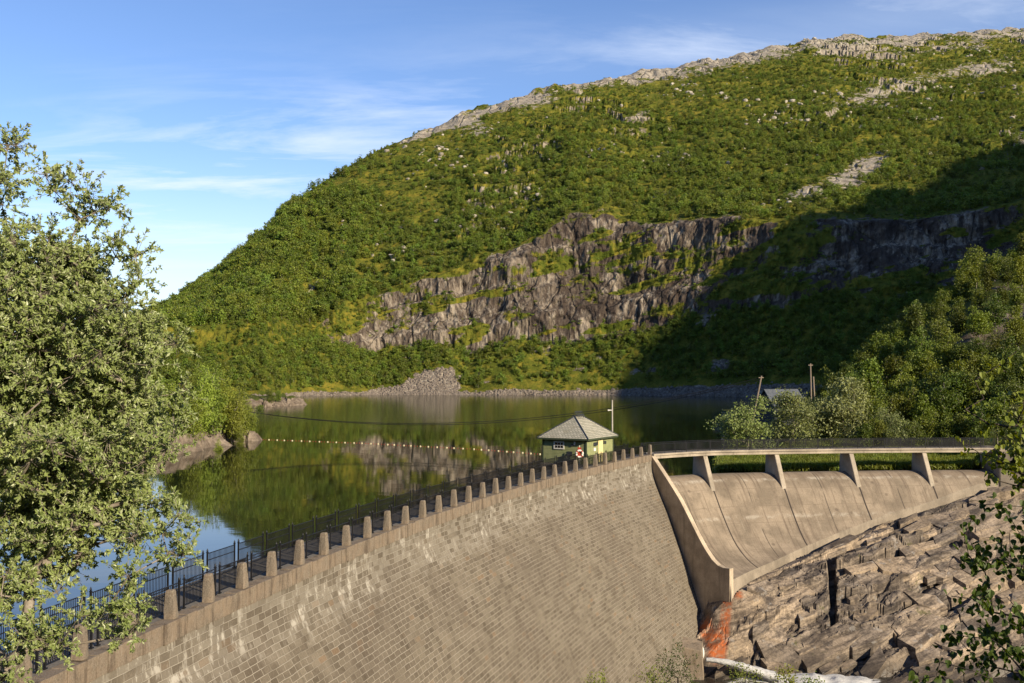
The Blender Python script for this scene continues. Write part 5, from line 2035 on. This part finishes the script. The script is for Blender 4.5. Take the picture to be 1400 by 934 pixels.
# ------------------------------------------------------------------ the big willow at the left
def big_willow():
    rg = np.random.default_rng(51)
    Yw = 12.0

    def bl(px, py, rpx, rpy, dY=0.0, ry=1.0):
        c = at(px, py, Yw + dY)
        k = (Yw + dY) / FPX
        return ((c.x, c.y, c.z), (rpx * k, ry, rpy * k))
    blobs = [bl(-10, 440, 130, 120, 0.3, 1.3), bl(50, 405, 90, 90, 0, 1.0), bl(115, 440, 80, 80, -.2, .9), bl(170, 480, 62, 66, 0, .8), bl(90, 500, 130, 90, .3, 1.2), bl(190, 540, 58, 60, .1, .7),
             bl(60, 600, 150, 90, 0, 1.2), bl(170, 620, 70, 60, -.3, .7), bl(150, 690, 80, 60, 0, .8), bl(195, 755, 40, 38, -.4, .5), bl(60, 720, 120, 70, .3, 1), bl(85, 780, 95, 50, -.2, .7), bl(150, 830, 55, 40, -.5, .5),
             bl(30, 880, 60, 26, -.6, .4), bl(-20, 820, 60, 60, 0, .7), bl(28, 345, 58, 56, 0, .8), bl(85, 365, 46, 46, .2, .6), bl(132, 378, 46, 46, 0, .6), bl(-60, 350, 80, 100, .3, 1.0), bl(-130, 520, 120, 220, .4, 1.4),
             bl(2, 255, 26, 50, 0, .3), bl(100, 640, 130, 130, 1.0, .8), bl(40, 480, 130, 150, 1.1, .8)]
    tips = in_blobs(blobs, 700, rg, 0.2)
    sp = [at(10, 205, Yw), at(22, 200, Yw), at(4, 250, Yw), at(62, 240, Yw), at(75, 262, Yw), at(98, 250, Yw), at(120, 262, Yw), at(150, 283, Yw), at(128, 292, Yw), at(110, 300, Yw), at(186, 350, Yw), at(190, 380, Yw), at(150, 335, Yw), at(205, 440, Yw), at(240, 470, Yw),
          at(236, 560, Yw), at(238, 600, Yw - .2), at(244, 705, Yw - .4), at(248, 760, Yw - .5), at(175, 868, Yw - .5), at(30, 890, Yw - .6), at(80, 885, Yw - .6), at(8, 915, Yw - .6)]
    tips = np.concatenate([tips, np.array([tuple(p) for p in sp])])
    gz = hn(-7.4, 12.4)
    trunk = [(-7.6, 12.6, gz - .3), (-7.55, 12.5, 6.6), (-7.3, 12.4, 8.2), (-7.0, 12.2, 9.6), (-6.7, 12.1, 10.8), (-6.5, 12.0, 12.0)]
    t = Tree(None, trunk, tips, rg, 0.12, 0.16, 0.52, 0.005)
    root = empty("willow_tree", (-7.6, 12.6, gz))
    tag(root, "big leafy willow with pale grey-green leaves at the left edge, hanging over the dam", 'tree')
    # twigs: short shoots around each tip, each ending in a rosette of leaves
    tp = t.P[t.tip_idx]
    ntw = 18
    C = np.repeat(tp, ntw, 0)
    d = rg.normal(size=C.shape); d[:, 2] += 0.25
    d /= np.linalg.norm(d, axis=1, keepdims=True)
    L = 0.06 + 0.30 * rg.random(len(C)) ** 0.8
    E_ = C + d * L[:, None]
    V1, F1 = t.wood(6)
    # twig wood
    x = np.cross(d, [0.3, 0.5, 0.81]); x /= np.linalg.norm(x, axis=1, keepdims=True)
    y = np.cross(d, x)
    r_ = 0.0035
    tv = np.stack([C + x * r_, C - x * r_ * .5 + y * r_ * .87, C - x * r_ * .5 - y * r_ * .87, E_ + x * r_ * .6, E_ - x * r_ * .3 + y * r_ * .5, E_ - x * r_ * .3 - y * r_ * .5], 1).reshape(-1, 3)
    i = np.arange(len(C)) * 6 + len(V1)
    tf = np.concatenate([np.stack([i, i + 1, i + 4, i + 3], -1), np.stack([i + 1, i + 2, i + 5, i + 4], -1), np.stack([i + 2, i, i + 3, i + 5], -1)])
    o = link("trunk", np_mesh("willow_trunk", np.concatenate([V1, tv]), [F1, tf], M['bark_willow'], True))
    put(o, root)
    nl = 18
    Cl = np.repeat(E_, nl, 0); dl = np.repeat(d, nl, 0)
    f = rg.random(len(Cl))
    Cl = Cl - dl * (np.repeat(L, nl) * 0.55 * f ** 2)[:, None]
    ld = rg.normal(size=Cl.shape) * 0.75 + dl * 0.8
    ld /= np.linalg.norm(ld, axis=1, keepdims=True)
    size_ = 0.060
    V, F, tone = leaf_quads(Cl + ld * size_ * 0.5, size_, 0.40, rg, 0.3, ld * 2.2, True)
    o = link("crown", np_mesh("willow_crown", V, F, M['willow'], False, {'tone': tone}))
    put(o, root)


big_willow()


# ------------------------------------------------------------------ near birch at the right edge
def near_birch(label, seed, Y, blobs_px, extra_px, trunk, n_tips, per, leaf, spread, mat):
    rg = np.random.default_rng(seed)
    blobs = []
    for px, py, rx_, ry_, dY, dep in blobs_px:
        c = at(px, py, Y + dY)
        k = (Y + dY) / FPX
        blobs.append(((c.x, c.y, c.z), (rx_ * k, dep, ry_ * k)))
    tips = in_blobs(blobs, n_tips, rg, 0.15)
    if extra_px:
        tips = np.concatenate([tips, np.array([tuple(at(px, py, Y)) for px, py in extra_px])])
    t = Tree(None, trunk, tips, rg, 0.03, 0.10, 0.55, 0.0022)
    root = empty("birch_sapling", trunk[0])
    tag(root, label, 'tree')
    V, F = t.wood(5)
    put(link("trunk", np_mesh("sapling_trunk", V, F, M['bark_dark'], True)), root)
    C = np.repeat(t.P[t.tip_idx], per, 0)
    # leaves hang along the last bit of the twig
    par = t.P[t.par[np.array(t.tip_idx)]]
    back = np.repeat(par, per, 0)
    f = rg.random(len(C))[:, None] * 0.8
    C = C * (1 - f) + back * f + rg.normal(size=C.shape) * spread
    C[:, 2] -= leaf * 0.4
    # ovate leaf: 6-gon with a pointed tip
    n = len(C)
    d = rg.normal(size=(n, 3)) * 0.5 + np.array([0, 0, -0.75]); d /= np.linalg.norm(d, axis=1, keepdims=True)
    nn = rg.normal(size=(n, 3)); nn[:, 1] -= 0.6; nn[:, 2] += 0.5
    nn -= d * (nn * d).sum(1, keepdims=True); nn /= np.linalg.norm(nn, axis=1, keepdims=True)
    sd = np.cross(d, nn)
    L = (leaf * (0.65 + 0.6 * rg.random(n)))[:, None]
    prof_ = [(-.5, 0), (-.34, .34), (-.05, .40), (.25, .22), (.5, 0), (.25, -.22), (-.05, -.40), (-.34, -.34)]
    V = np.stack([C + d * L * a + sd * L * b + nn * L * (abs(b) * 0.25 - a * a * 0.35) for a, b in prof_], 1).reshape(-1, 3)
    i = np.arange(n)[:, None] * 8
    F = np.concatenate([i + np.array([[0, 1, 2, 3]]), i + np.array([[0, 3, 4, 4]])[:, :0].repeat(1, 0).reshape(1, 0) if False else i + np.array([[0, 3, 4, 5]]), i + np.array([[0, 5, 6, 7]])])
    tone = np.repeat(rg.random(n), 8)
    put(link("crown", np_mesh("sapling_crown", V, F, mat, False, {'tone': tone})), root)


g0 = hn(2.4, 4.2)
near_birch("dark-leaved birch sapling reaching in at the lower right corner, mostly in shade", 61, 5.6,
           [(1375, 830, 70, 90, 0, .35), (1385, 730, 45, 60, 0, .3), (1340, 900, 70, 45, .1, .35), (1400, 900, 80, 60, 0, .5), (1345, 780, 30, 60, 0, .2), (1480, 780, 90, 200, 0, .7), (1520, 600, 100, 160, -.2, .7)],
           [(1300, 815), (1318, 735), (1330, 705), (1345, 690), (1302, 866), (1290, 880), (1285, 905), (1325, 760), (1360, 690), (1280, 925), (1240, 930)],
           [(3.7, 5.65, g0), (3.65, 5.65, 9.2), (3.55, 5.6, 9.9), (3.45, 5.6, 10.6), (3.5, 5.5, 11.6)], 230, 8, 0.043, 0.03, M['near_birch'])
near_birch("thin sunlit birch twigs at the right edge in front of the end of the footbridge", 67, 7.0,
           [(1385, 600, 40, 60, 0, .3), (1395, 540, 30, 50, 0, .25), (1400, 640, 50, 40, 0, .3), (1450, 560, 60, 120, 0, .4)],
           [(1332, 520), (1308, 600), (1345, 545), (1365, 500), (1352, 580), (1320, 560), (1340, 620), (1390, 480)],
           [(4.5, 7.1, hn(4.5, 7.1)), (4.4, 7.1, 9.4), (4.2, 7.05, 10.4), (4.1, 7.0, 11.2)], 110, 8, 0.045, 0.03, M['birch_bright'])

# small shrubs poking up at the lower edge
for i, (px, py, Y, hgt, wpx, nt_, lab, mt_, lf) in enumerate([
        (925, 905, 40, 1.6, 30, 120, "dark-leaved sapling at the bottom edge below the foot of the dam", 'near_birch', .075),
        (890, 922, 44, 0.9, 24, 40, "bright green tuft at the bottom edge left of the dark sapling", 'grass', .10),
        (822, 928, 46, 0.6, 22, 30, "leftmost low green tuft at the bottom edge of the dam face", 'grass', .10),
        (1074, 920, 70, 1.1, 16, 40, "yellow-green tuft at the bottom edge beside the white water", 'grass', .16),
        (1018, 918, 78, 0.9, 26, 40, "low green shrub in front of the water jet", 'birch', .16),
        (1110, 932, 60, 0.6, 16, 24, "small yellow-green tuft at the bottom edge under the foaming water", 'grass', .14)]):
    rg = np.random.default_rng(900 + i)
    c = at(px, py, Y)
    k = Y / FPX
    tips = in_blobs([((c.x, c.y, c.z), (wpx * k, wpx * k, hgt * 0.5)), ((c.x, c.y, c.z - hgt * .5), (wpx * k * 1.2, wpx * k, hgt * 0.4))], nt_, rg, 0.2)
    gz = min(hn(c.x, c.y), c.z - hgt)
    root = empty("shrub", (c.x, c.y, gz))
    tag(root, lab, 'shrub')
    t = Tree(None, [(c.x, c.y, gz - .2), (c.x, c.y, gz + .3 * (c.z - gz)), (c.x + .05, c.y, c.z - hgt * .4)], tips, rg, 0.03, 0.1, 0.5, 0.004)
    V, F = t.wood(4)
    put(link("stem", np_mesh("shrub_stem", V, F, M['bark_dark'], True)), root)
    C = np.repeat(t.P[t.tip_idx], 10, 0) + rg.normal(size=(len(t.tip_idx) * 10, 3)) * lf * 1.1
    V, F, tone = leaf_quads(C, lf, 0.6, rg, .3, None, True)
    put(link("foliage", np_mesh("shrub_foliage", V, F, M[mt_], False, {'tone': tone})), root)


# ------------------------------------------------------------------ the gate house on the dam
def gate_house():
    hd = R(30)                                 # heading of the door wall (along the dam)
    nc = at(801.5, 625, 11.0 * H + 1.5)        # near corner
    ax = Vector((math.sin(hd), math.cos(hd), 0))         # along door wall, away
    ay = Vector((-math.cos(hd), math.sin(hd), 0))        # along the window wall, towards the lake
    LX, LY, HW = 7.9, 6.0, 3.15
    o = Vector((nc.x, nc.y, 0.0))
    root = empty("gate_house", o + ax * LX / 2 + ay * LY / 2)
    tag(root, "small green gate house with grey hipped roof and cream door beside the dam walkway", 'building')

    def P(a, b, z):
        return o + ax * a + ay * b + Vector((0, 0, z))
    # stone plinth down into the lake
    mb = MB()
    mb.hexa([P(-.25, -.25, -9), P(LX + .25, -.25, -9), P(LX + .25, LY + .25, -9), P(-.25, LY + .25, -9), P(-.25, -.25, -.03), P(LX + .25, -.25, -.03), P(LX + .25, LY + .25, -.03), P(-.25, LY + .25, -.03)])
    put(mb.build("plinth", M['concrete'], None, bevel=.03), root)
    # boarded walls
    mb = MB()
    nbd = 16
    bh = HW / nbd
    for k in range(nbd):
        z0, z1 = k * bh, (k + 1) * bh - 0.012
        e0, e1 = 0.0, 0.018
        mb.hexa([P(-e1, -e1, z0), P(LX + e1, -e1, z0), P(LX + e1, LY + e1, z0), P(-e1, LY + e1, z0), P(0, 0, z1), P(LX, 0, z1), P(LX, LY, z1), P(0, LY, z1)])
    w = put(mb.build("wall", M['green_wall']), root)
    mb = MB()
    for a, b in ((0, 0), (LX, 0), (LX, LY), (0, LY)):
        c = P(a, b, HW / 2)
        mb.box(c, (.17, .17, HW), -hd)
    put(mb.build("corner_board", M['green_trim']), root)
    # hipped roof
    ov = 0.55
    zr0, zr1 = HW - 0.02, HW + 2.55
    e = [P(-ov, -ov, zr0), P(LX + ov, -ov, zr0), P(LX + ov, LY + ov, zr0), P(-ov, LY + ov, zr0)]
    hip = LY / 2 + ov
    r1_, r2_ = P(hip - ov - 0.1, LY / 2, zr1), P(LX - hip + ov + 0.1, LY / 2, zr1)
    V, F, UV = [], [], []
    for quad in ([e[0], e[1], r2_, r1_], [e[2], e[3], r1_, r2_], [e[1], e[2], r2_], [e[3], e[0], r1_]):
        b = len(V)
        u_ = (quad[1] - quad[0]).normalized()
        nrm_ = u_.cross(quad[2] - quad[1]).normalized()
        v_ = nrm_.cross(u_)
        V += [q_ + nrm_ * 0.0 for q_ in quad]
        UV += [((q_ - quad[0]).dot(u_), (q_ - quad[0]).dot(v_)) for q_ in quad]
        F.append(list(range(b, b + len(quad))))
    me = bpy.data.meshes.new("roof")
    me.from_pydata([tuple(v) for v in V], [], F)
    l = me.uv_layers.new(name='UVMap')
    for lp in me.loops:
        l.data[lp.index].uv = UV[lp.vertex_index]
    me.materials.append(M['slate'])
    roof = put(link("roof", me), root)
    mb = MB()                                   # fascia and soffit
    d = 0.20
    lo = [q_ + Vector((0, 0, -d)) for q_ in e]
    up = [q_ + Vector((0, 0, -0.006)) for q_ in e]
    mb.hexa(lo + up)
    put(mb.build("fascia", M['green_trim']), root)
    mb = MB()
    for q_, r_ in ((e[0], r1_), (e[3], r1_), (e[1], r2_), (e[2], r2_)):
        mb.tube([q_ + Vector((0, 0, .02)), r_ + Vector((0, 0, .04))], .075, 6)
    put(mb.build("hip_flashing", M['dark_metal']), root)
    mb = MB()
    mb.tube([r1_ + Vector((0, 0, .04)), r2_ + Vector((0, 0, .04))], .10, 6)
    put(mb.build("ridge_cap", M['slate']), root)
    # lattice cradle with tilted panels on the ridge
    mb = MB()
    m_ = (r1_ + r2_) / 2
    for k in range(5):
        q_ = m_ + ax * (-0.9 + 0.45 * k)
        mb.tube([q_ - ay * .55 + Vector((0, 0, -.25)), q_ + Vector((0, 0, .62)), q_ + ay * .55 + Vector((0, 0, -.25))], .035, 4)
    mb.tube([m_ - ax * 1.0 + Vector((0, 0, .62)), m_ + ax * 1.0 + Vector((0, 0, .62))], .04, 5)
    mb.tube([m_ - ax * 1.0 - ay * .3 + Vector((0, 0, .2)), m_ + ax * 1.0 - ay * .3 + Vector((0, 0, .2))], .035, 5)
    put(mb.build("ridge_lattice", M['dark_metal']), root)

    # door on the dam side (b = 0 face)
    def facebox(nm, a0, a1, z0, z1, mat, face='x', depth=.06, out=.03, parent=None):
        mb = MB()
        if face == 'x':
            mb.hexa([P(a0, -out - depth, z0), P(a1, -out - depth, z0), P(a1, -out, z0), P(a0, -out, z0), P(a0, -out - depth, z1), P(a1, -out - depth, z1), P(a1, -out, z1), P(a0, -out, z1)])
        else:
            mb.hexa([P(-out - depth, a1, z0), P(-out - depth, a0, z0), P(-out, a0, z0), P(-out, a1, z0), P(-out - depth, a1, z1), P(-out - depth, a0, z1), P(-out, a0, z1), P(-out, a1, z1)])
        ob = mb.build(nm, mat)
        put(ob, root)
        return ob
    dr = facebox("door", 3.35, 4.7, 0.05, 2.75, M['cream'])
    for nm, a0, a1, z0, z1, mat in (("handle", 4.02, 4.10, 1.1, 1.32, M['dark_metal']),):
        ob = facebox(nm, a0, a1, z0, z1, mat, out=.095, depth=.05)
        ob.parent = dr
        ob.matrix_parent_inverse = dr.matrix_parent_inverse.copy()
        ob.matrix_parent_inverse = (Matrix.Identity(4))
    for a0, a1, z0, z1 in ((2.0, 2.85, 2.1, 2.55), (2.98, 3.18, 2.2, 2.65), (4.9, 5.1, 2.2, 2.65), (5.3, 5.7, 2.2, 2.55)):
        facebox("vent_plate", a0, a1, z0, z1, M['dark_metal'])
    facebox("notice_plate", 2.0, 2.6, 1.5, 1.9, M['white'])
    # six-pane window on the near end wall
    wf = facebox("window", 3.0, 4.45, 1.75, 2.75, M['white'], 'y', .07, .03)
    for r in range(2):
        for c in range(3):
            a0 = 3.14 + c * .40
            z0 = 1.90 + r * .37
            gl = facebox("pane", a0, a0 + .33, z0, z0 + .30, M['glass'], 'y', .012, .096)
            gl.parent = wf
            gl.matrix_parent_inverse = Matrix.Identity(4)
    lm = facebox("wall_lamp", 1.45, 1.62, 2.35, 2.75, M['white'], 'y', .15, .03)
    facebox("junction_box", 1.75, 1.98, 2.2, 2.45, M['dark_metal'], 'y', .12, .03)
    facebox("notice_plate", 1.9, 2.6, 0.95, 1.5, M['dark_metal'], 'y', .03, .03)
    # things beside it
    # life ring on its stand, in front of the near corner
    ringp = P(-0.75, 0.55, 0)
    st_ = empty("life_ring_stand", ringp)
    tag(st_, "white life-ring stand with a red backing board at the near corner of the gate house", 'stand')
    nrm_ = Vector((-ay.y, ay.x, 0)) * 0
    front = (Vector((0, 0, 0)) - Vector((ringp.x, ringp.y, 0))).normalized()
    sd = Vector((-front.y, front.x, 0))
    mb = MB()
    mb.tube([ringp + Vector((0, 0, -.03)), ringp + Vector((0, 0, 2.35))], .05, 6)
    put(mb.build("post", M['white']), st_)
    mb = MB()
    mb.box(ringp + front * .07 + Vector((0, 0, 1.55)), (0.42, .04, 1.15), math.atan2(sd.y, sd.x))
    put(mb.build("board", M['red']), st_)
    lr = empty("life_ring", ringp + front * .16 + Vector((0, 0, 1.35)))
    tag(lr, "white life ring with red bands hanging on the stand by the gate house", 'life ring')
    for band in range(8):
        mb = MB()
        a0, a1 = (band // 2 * 90 + 12, band // 2 * 90 + 78) if band % 2 == 0 else (band // 2 * 90 + 78, band // 2 * 90 + 102)
        pts_ = []
        for k in range(7):
            a = R(a0 + (a1 - a0) * k / 6 + 45)
            pts_.append(lr.location + sd * math.cos(a) * .40 + Vector((0, 0, math.sin(a) * .40)))
        mb.tube(pts_, .125 if band % 2 == 0 else .128, 8, cap=False)
        put(mb.build("ring_segment" if band % 2 == 0 else "red_band", M['white'] if band % 2 == 0 else M['red'], None, True), lr)
    # pale mast behind
    mp = P(LX + 1.0, LY - 1.2, 0)
    mz = at(837, 547, mp.y).z
    mx = at(837, 547, mp.y).x
    mast = empty("mast", (mx, mp.y, -4))
    tag(mast, "thin pale mast with a short side arm standing behind the gate house", 'mast')
    mb = MB()
    mb.tube([(mx, mp.y, -4.5), (mx, mp.y, mz)], [.13, .09], 8)
    put(mb.build("pole", M['pole_grey']), mast)
    mb = MB()
    mb.box((mx - .25, mp.y, mz - 1.35), (.6, .12, .12))
    mb.box((mx - .5, mp.y, mz - 1.35), (.2, .25, .16))
    put(mb.build("side_arm", M['white']), mast)


gate_house()

# ------------------------------------------------------------------ buoy line
b0, b1_, b2_, b3_ = at_z(354, 601, WATER), at_z(500, 606.5, WATER), at_z(650, 614.5, WATER), at_z(800, 626, WATER)
bl = empty("buoy_line", (b1_.x, b1_.y, WATER))
tag(bl, "line of small yellow-white floats with red ones between, strung across the lake", 'buoy line')
cps = [b0, b1_, b2_, b3_]


def bez(t):
    xs = [0, .33, .67, 1]
    return Vector((np.interp(t, xs, [c.x for c in cps]), np.interp(t, xs, [c.y for c in cps]), WATER + .03))


mb = MB()
mb.tube([bez(i / 80) + Vector((0, 0, .05)) for i in range(81)], .012, 4)
put(mb.build("rope", M['rope']), bl)


def ball(r, mat, nm):
    import bmesh
    bm = bmesh.new()
    bmesh.ops.create_uvsphere(bm, u_segments=10, v_segments=7, radius=r)
    for v_ in bm.verts:
        v_.co.x *= 1.25
    me = bpy.data.meshes.new(nm)
    bm.to_mesh(me)
    bm.free()
    for p_ in me.polygons:
        p_.use_smooth = True
    me.materials.append(mat)
    return me


br = random.Random(12)
fy_, fr_ = ball(.16, M['float'], "float"), ball(.08, M['red'], "small_float")
for i in range(38):
    o_ = link("float", fy_)
    o_.location = bez((i + .2 + br.uniform(-.12, .12)) / 38)
    put(o_, bl)
    if i < 37:
        for k in (1, 2):
            o_ = link("small_float", fr_)
            o_.location = bez((i + .2 + k / 3) / 38)
            put(o_, bl)

# ------------------------------------------------------------------ cabin, poles and cables on the right shore
cb_ = at(1062, 580, 205)
cab = empty("cabin", (cb_.x, cb_.y, hr(1062, 205)))
tag(cab, "dark cabin with a grey gable roof half hidden among the sallows on the right shore", 'cabin')
gz = hr(1062, 205)
zz0 = at(1062, 553, 205).z
zz1 = at(1072, 533, 205).z
cr_ = R(-72)
Mx = Matrix.Translation((cb_.x + 0.9, cb_.y, 0)) @ Matrix.Rotation(cr_, 4, 'Z')
mb = MB()
mb.box((0, 0, (gz - 1 + zz0) / 2), (6.4, 7.2, zz0 - gz + 1), 0, Mx)
gab = [Mx @ Vector((-3.2, -3.6, zz0)), Mx @ Vector((3.2, -3.6, zz0)), Mx @ Vector((0, -3.6, zz1 - .15))]
mb.prism(gab, Vector((0, 0, 0)), Mx.to_3x3() @ Vector((0, 7.2, 0)))
put(mb.build("wall", M['cabin_wall']), cab)
mb = MB()
for sg in (-1, 1):
    a_, b_ = Vector((sg * 3.7, 0, zz0 - .45)), Vector((0, 0, zz1))
    pts_ = [Mx @ Vector((a_.x, -4, a_.z)), Mx @ Vector((0, -4, zz1)), Mx @ Vector((0, -4, zz1 + .16)), Mx @ Vector((a_.x, -4, a_.z + .16))]
    mb.prism(pts_, Vector((0, 0, 0)), Mx.to_3x3() @ Vector((0, 8, 0)))
put(mb.build("roof", M['cabin_roof']), cab)
mb = MB()
mb.box((3.22, 1.2, zz0 - 1.6), (.06, 1.0, 1.0), 0, Mx)
put(mb.build("window", M['glass']), cab)


def pole(name, top, base, label, r=.14, strut=None):
    root = empty(name, base)
    tag(root, label, 'utility pole')
    mb = MB()
    mb.tube([base, top], [r * 1.15, r * .85], 8)
    put(mb.build("shaft", M['pole_wood']), root)
    mb = MB()
    c = Vector(top) - (Vector(top) - Vector(base)).normalized() * .35
    mb.box(c, (1.1, .12, .14), .3)
    put(mb.build("cross_arm", M['pole_wood']), root)
    if strut:
        mb = MB()
        mb.tube([strut[0], strut[1]], [r, r * .8], 8)
        put(mb.build("strut", M['pole_wood']), root)
    return root


pt1 = at(1041, 514, 196); pb1 = at(1022, 572, 198); pb1.z = min(pb1.z, hr(1022, 198))
pole("utility_pole", pt1, pb1, "leaning timber pole with a sunlit top left of the cabin roof", .2)
pt2 = at(1108, 497, 206); pb2 = at(1110, 575, 206); pb2.z = hr(1110, 206) - .3
pole("utility_pole", pt2, pb2, "upright timber pole with a strut right of the cabin roof", .16, (at(1112, 515, 207), Vector((pb2.x + 1.2, pb2.y + 1, pb2.z))))
pl_t = at(228, 541, 226); pl_b = Vector((pl_t.x, pl_t.y, hl(pl_t.x, pl_t.y) - .3))
pole("utility_pole", pl_t, pl_b, "timber pole among the birches of the left point carrying the lake cables", .14)
for k, (dy, sagpx) in enumerate(((0, 0), (0.9, 2.5))):
    A_ = Vector(pl_t) + Vector((0, dy, -.25 + .18 * k)); B_ = Vector(pt1) + Vector((0, dy, -.3 - .5 * k))
    midz = at(640, 575 + sagpx, (A_.y + B_.y) / 2).z
    tm_ = 0.58
    P_ = []
    for i in range(61):
        t = i / 60
        p_ = A_.lerp(B_, t)
        lin = p_.z
        lm_ = A_.lerp(B_, tm_).z
        sag = (lm_ - midz) / (4 * tm_ * (1 - tm_))
        p_.z = lin - sag * 4 * t * (1 - t)
        P_.append(p_)
    mb = MB()
    mb.tube(P_, .06, 4)
    o_ = mb.build("cable", M['cable'])
    tag(o_, ["black cable sagging across the lake, the upper of the two", "black cable sagging across the lake, the lower of the two"][k], 'cable', 'cables across the lake')

# ------------------------------------------------------------------ bottom outlet and its jet
oc = at(957, 884, 119.3)
ob_ = empty("outlet_block", (oc.x, oc.y, oc.z - 4))
tag(ob_, "weathered concrete outlet block with a white oval gate at the foot of the dam", 'outlet')
mb = MB()
B_ = Vector((oc.x - 1.0, oc.y + .8, oc.z))
mb.hexa([B_ + Vector(q_) for q_ in ((-2.2, -1.0, -5), (1.3, -1.7, -5), (1.9, 1.2, -5), (-1.8, 1.6, -5), (-2.0, -.8, .1), (1.15, -1.45, -.35), (1.7, 1.0, .15), (-1.6, 1.4, .9))])
put(mb.build("block", M['coping'], None, bevel=.08), ob_)
mb = MB()
gp_ = at(959, 893, 120.0)
mb.tube([gp_ + Vector((-.25, .35, 0)), gp_ + Vector((0, 0, 0)), gp_ + Vector((.06, -.1, 0))], [.42, .42, .36], 14)
mb.v = [(x_, y_, gp_.z + (z_ - gp_.z) * 2.1) for x_, y_, z_ in mb.v]
put(mb.build("gate", M['white'], None, True), ob_)
jm, jnt = new_mat("jet_water")
J = NT(jnt)
jf = J.noise(J.coord('Object', (1.2, 1.2, 3)), 1.6, 6, .7)
J.out(J.mix(J.ramp(jf, .3, .6), (.62, .63, .62), (.85, .85, .84)), .55, J.bump(jf, .7, .2))
a_, b_ = at(965, 902, 119.3), at(1062, 926, 116.5)
P_ = []
for i in range(25):
    t = i / 24
    p_ = a_.lerp(b_, t)
    p_.z += 0.45 * math.sin(math.pi * t) * (1 - t)
    P_.append(p_)
mb = MB()
n_ = 12
rg = random.Random(4)
for i, p_ in enumerate(P_):
    t = i / 24
    w_ = .30 + .75 * t * (1.1 - t * .5)
    for k in range(n_):
        a = 2 * math.pi * k / n_
        j_ = rg.uniform(.85, 1.15)
        mb.v.append((p_.x, p_.y + math.cos(a) * w_ * j_ * 1.2, p_.z + math.sin(a) * w_ * j_ * .75))
for i in range(24):
    for k in range(n_):
        mb.f.append((i * n_ + k, i * n_ + (k + 1) % n_, (i + 1) * n_ + (k + 1) % n_, (i + 1) * n_ + k))
o_ = mb.build("water_jet", jm, None, True)
tag(o_, kind='stuff')
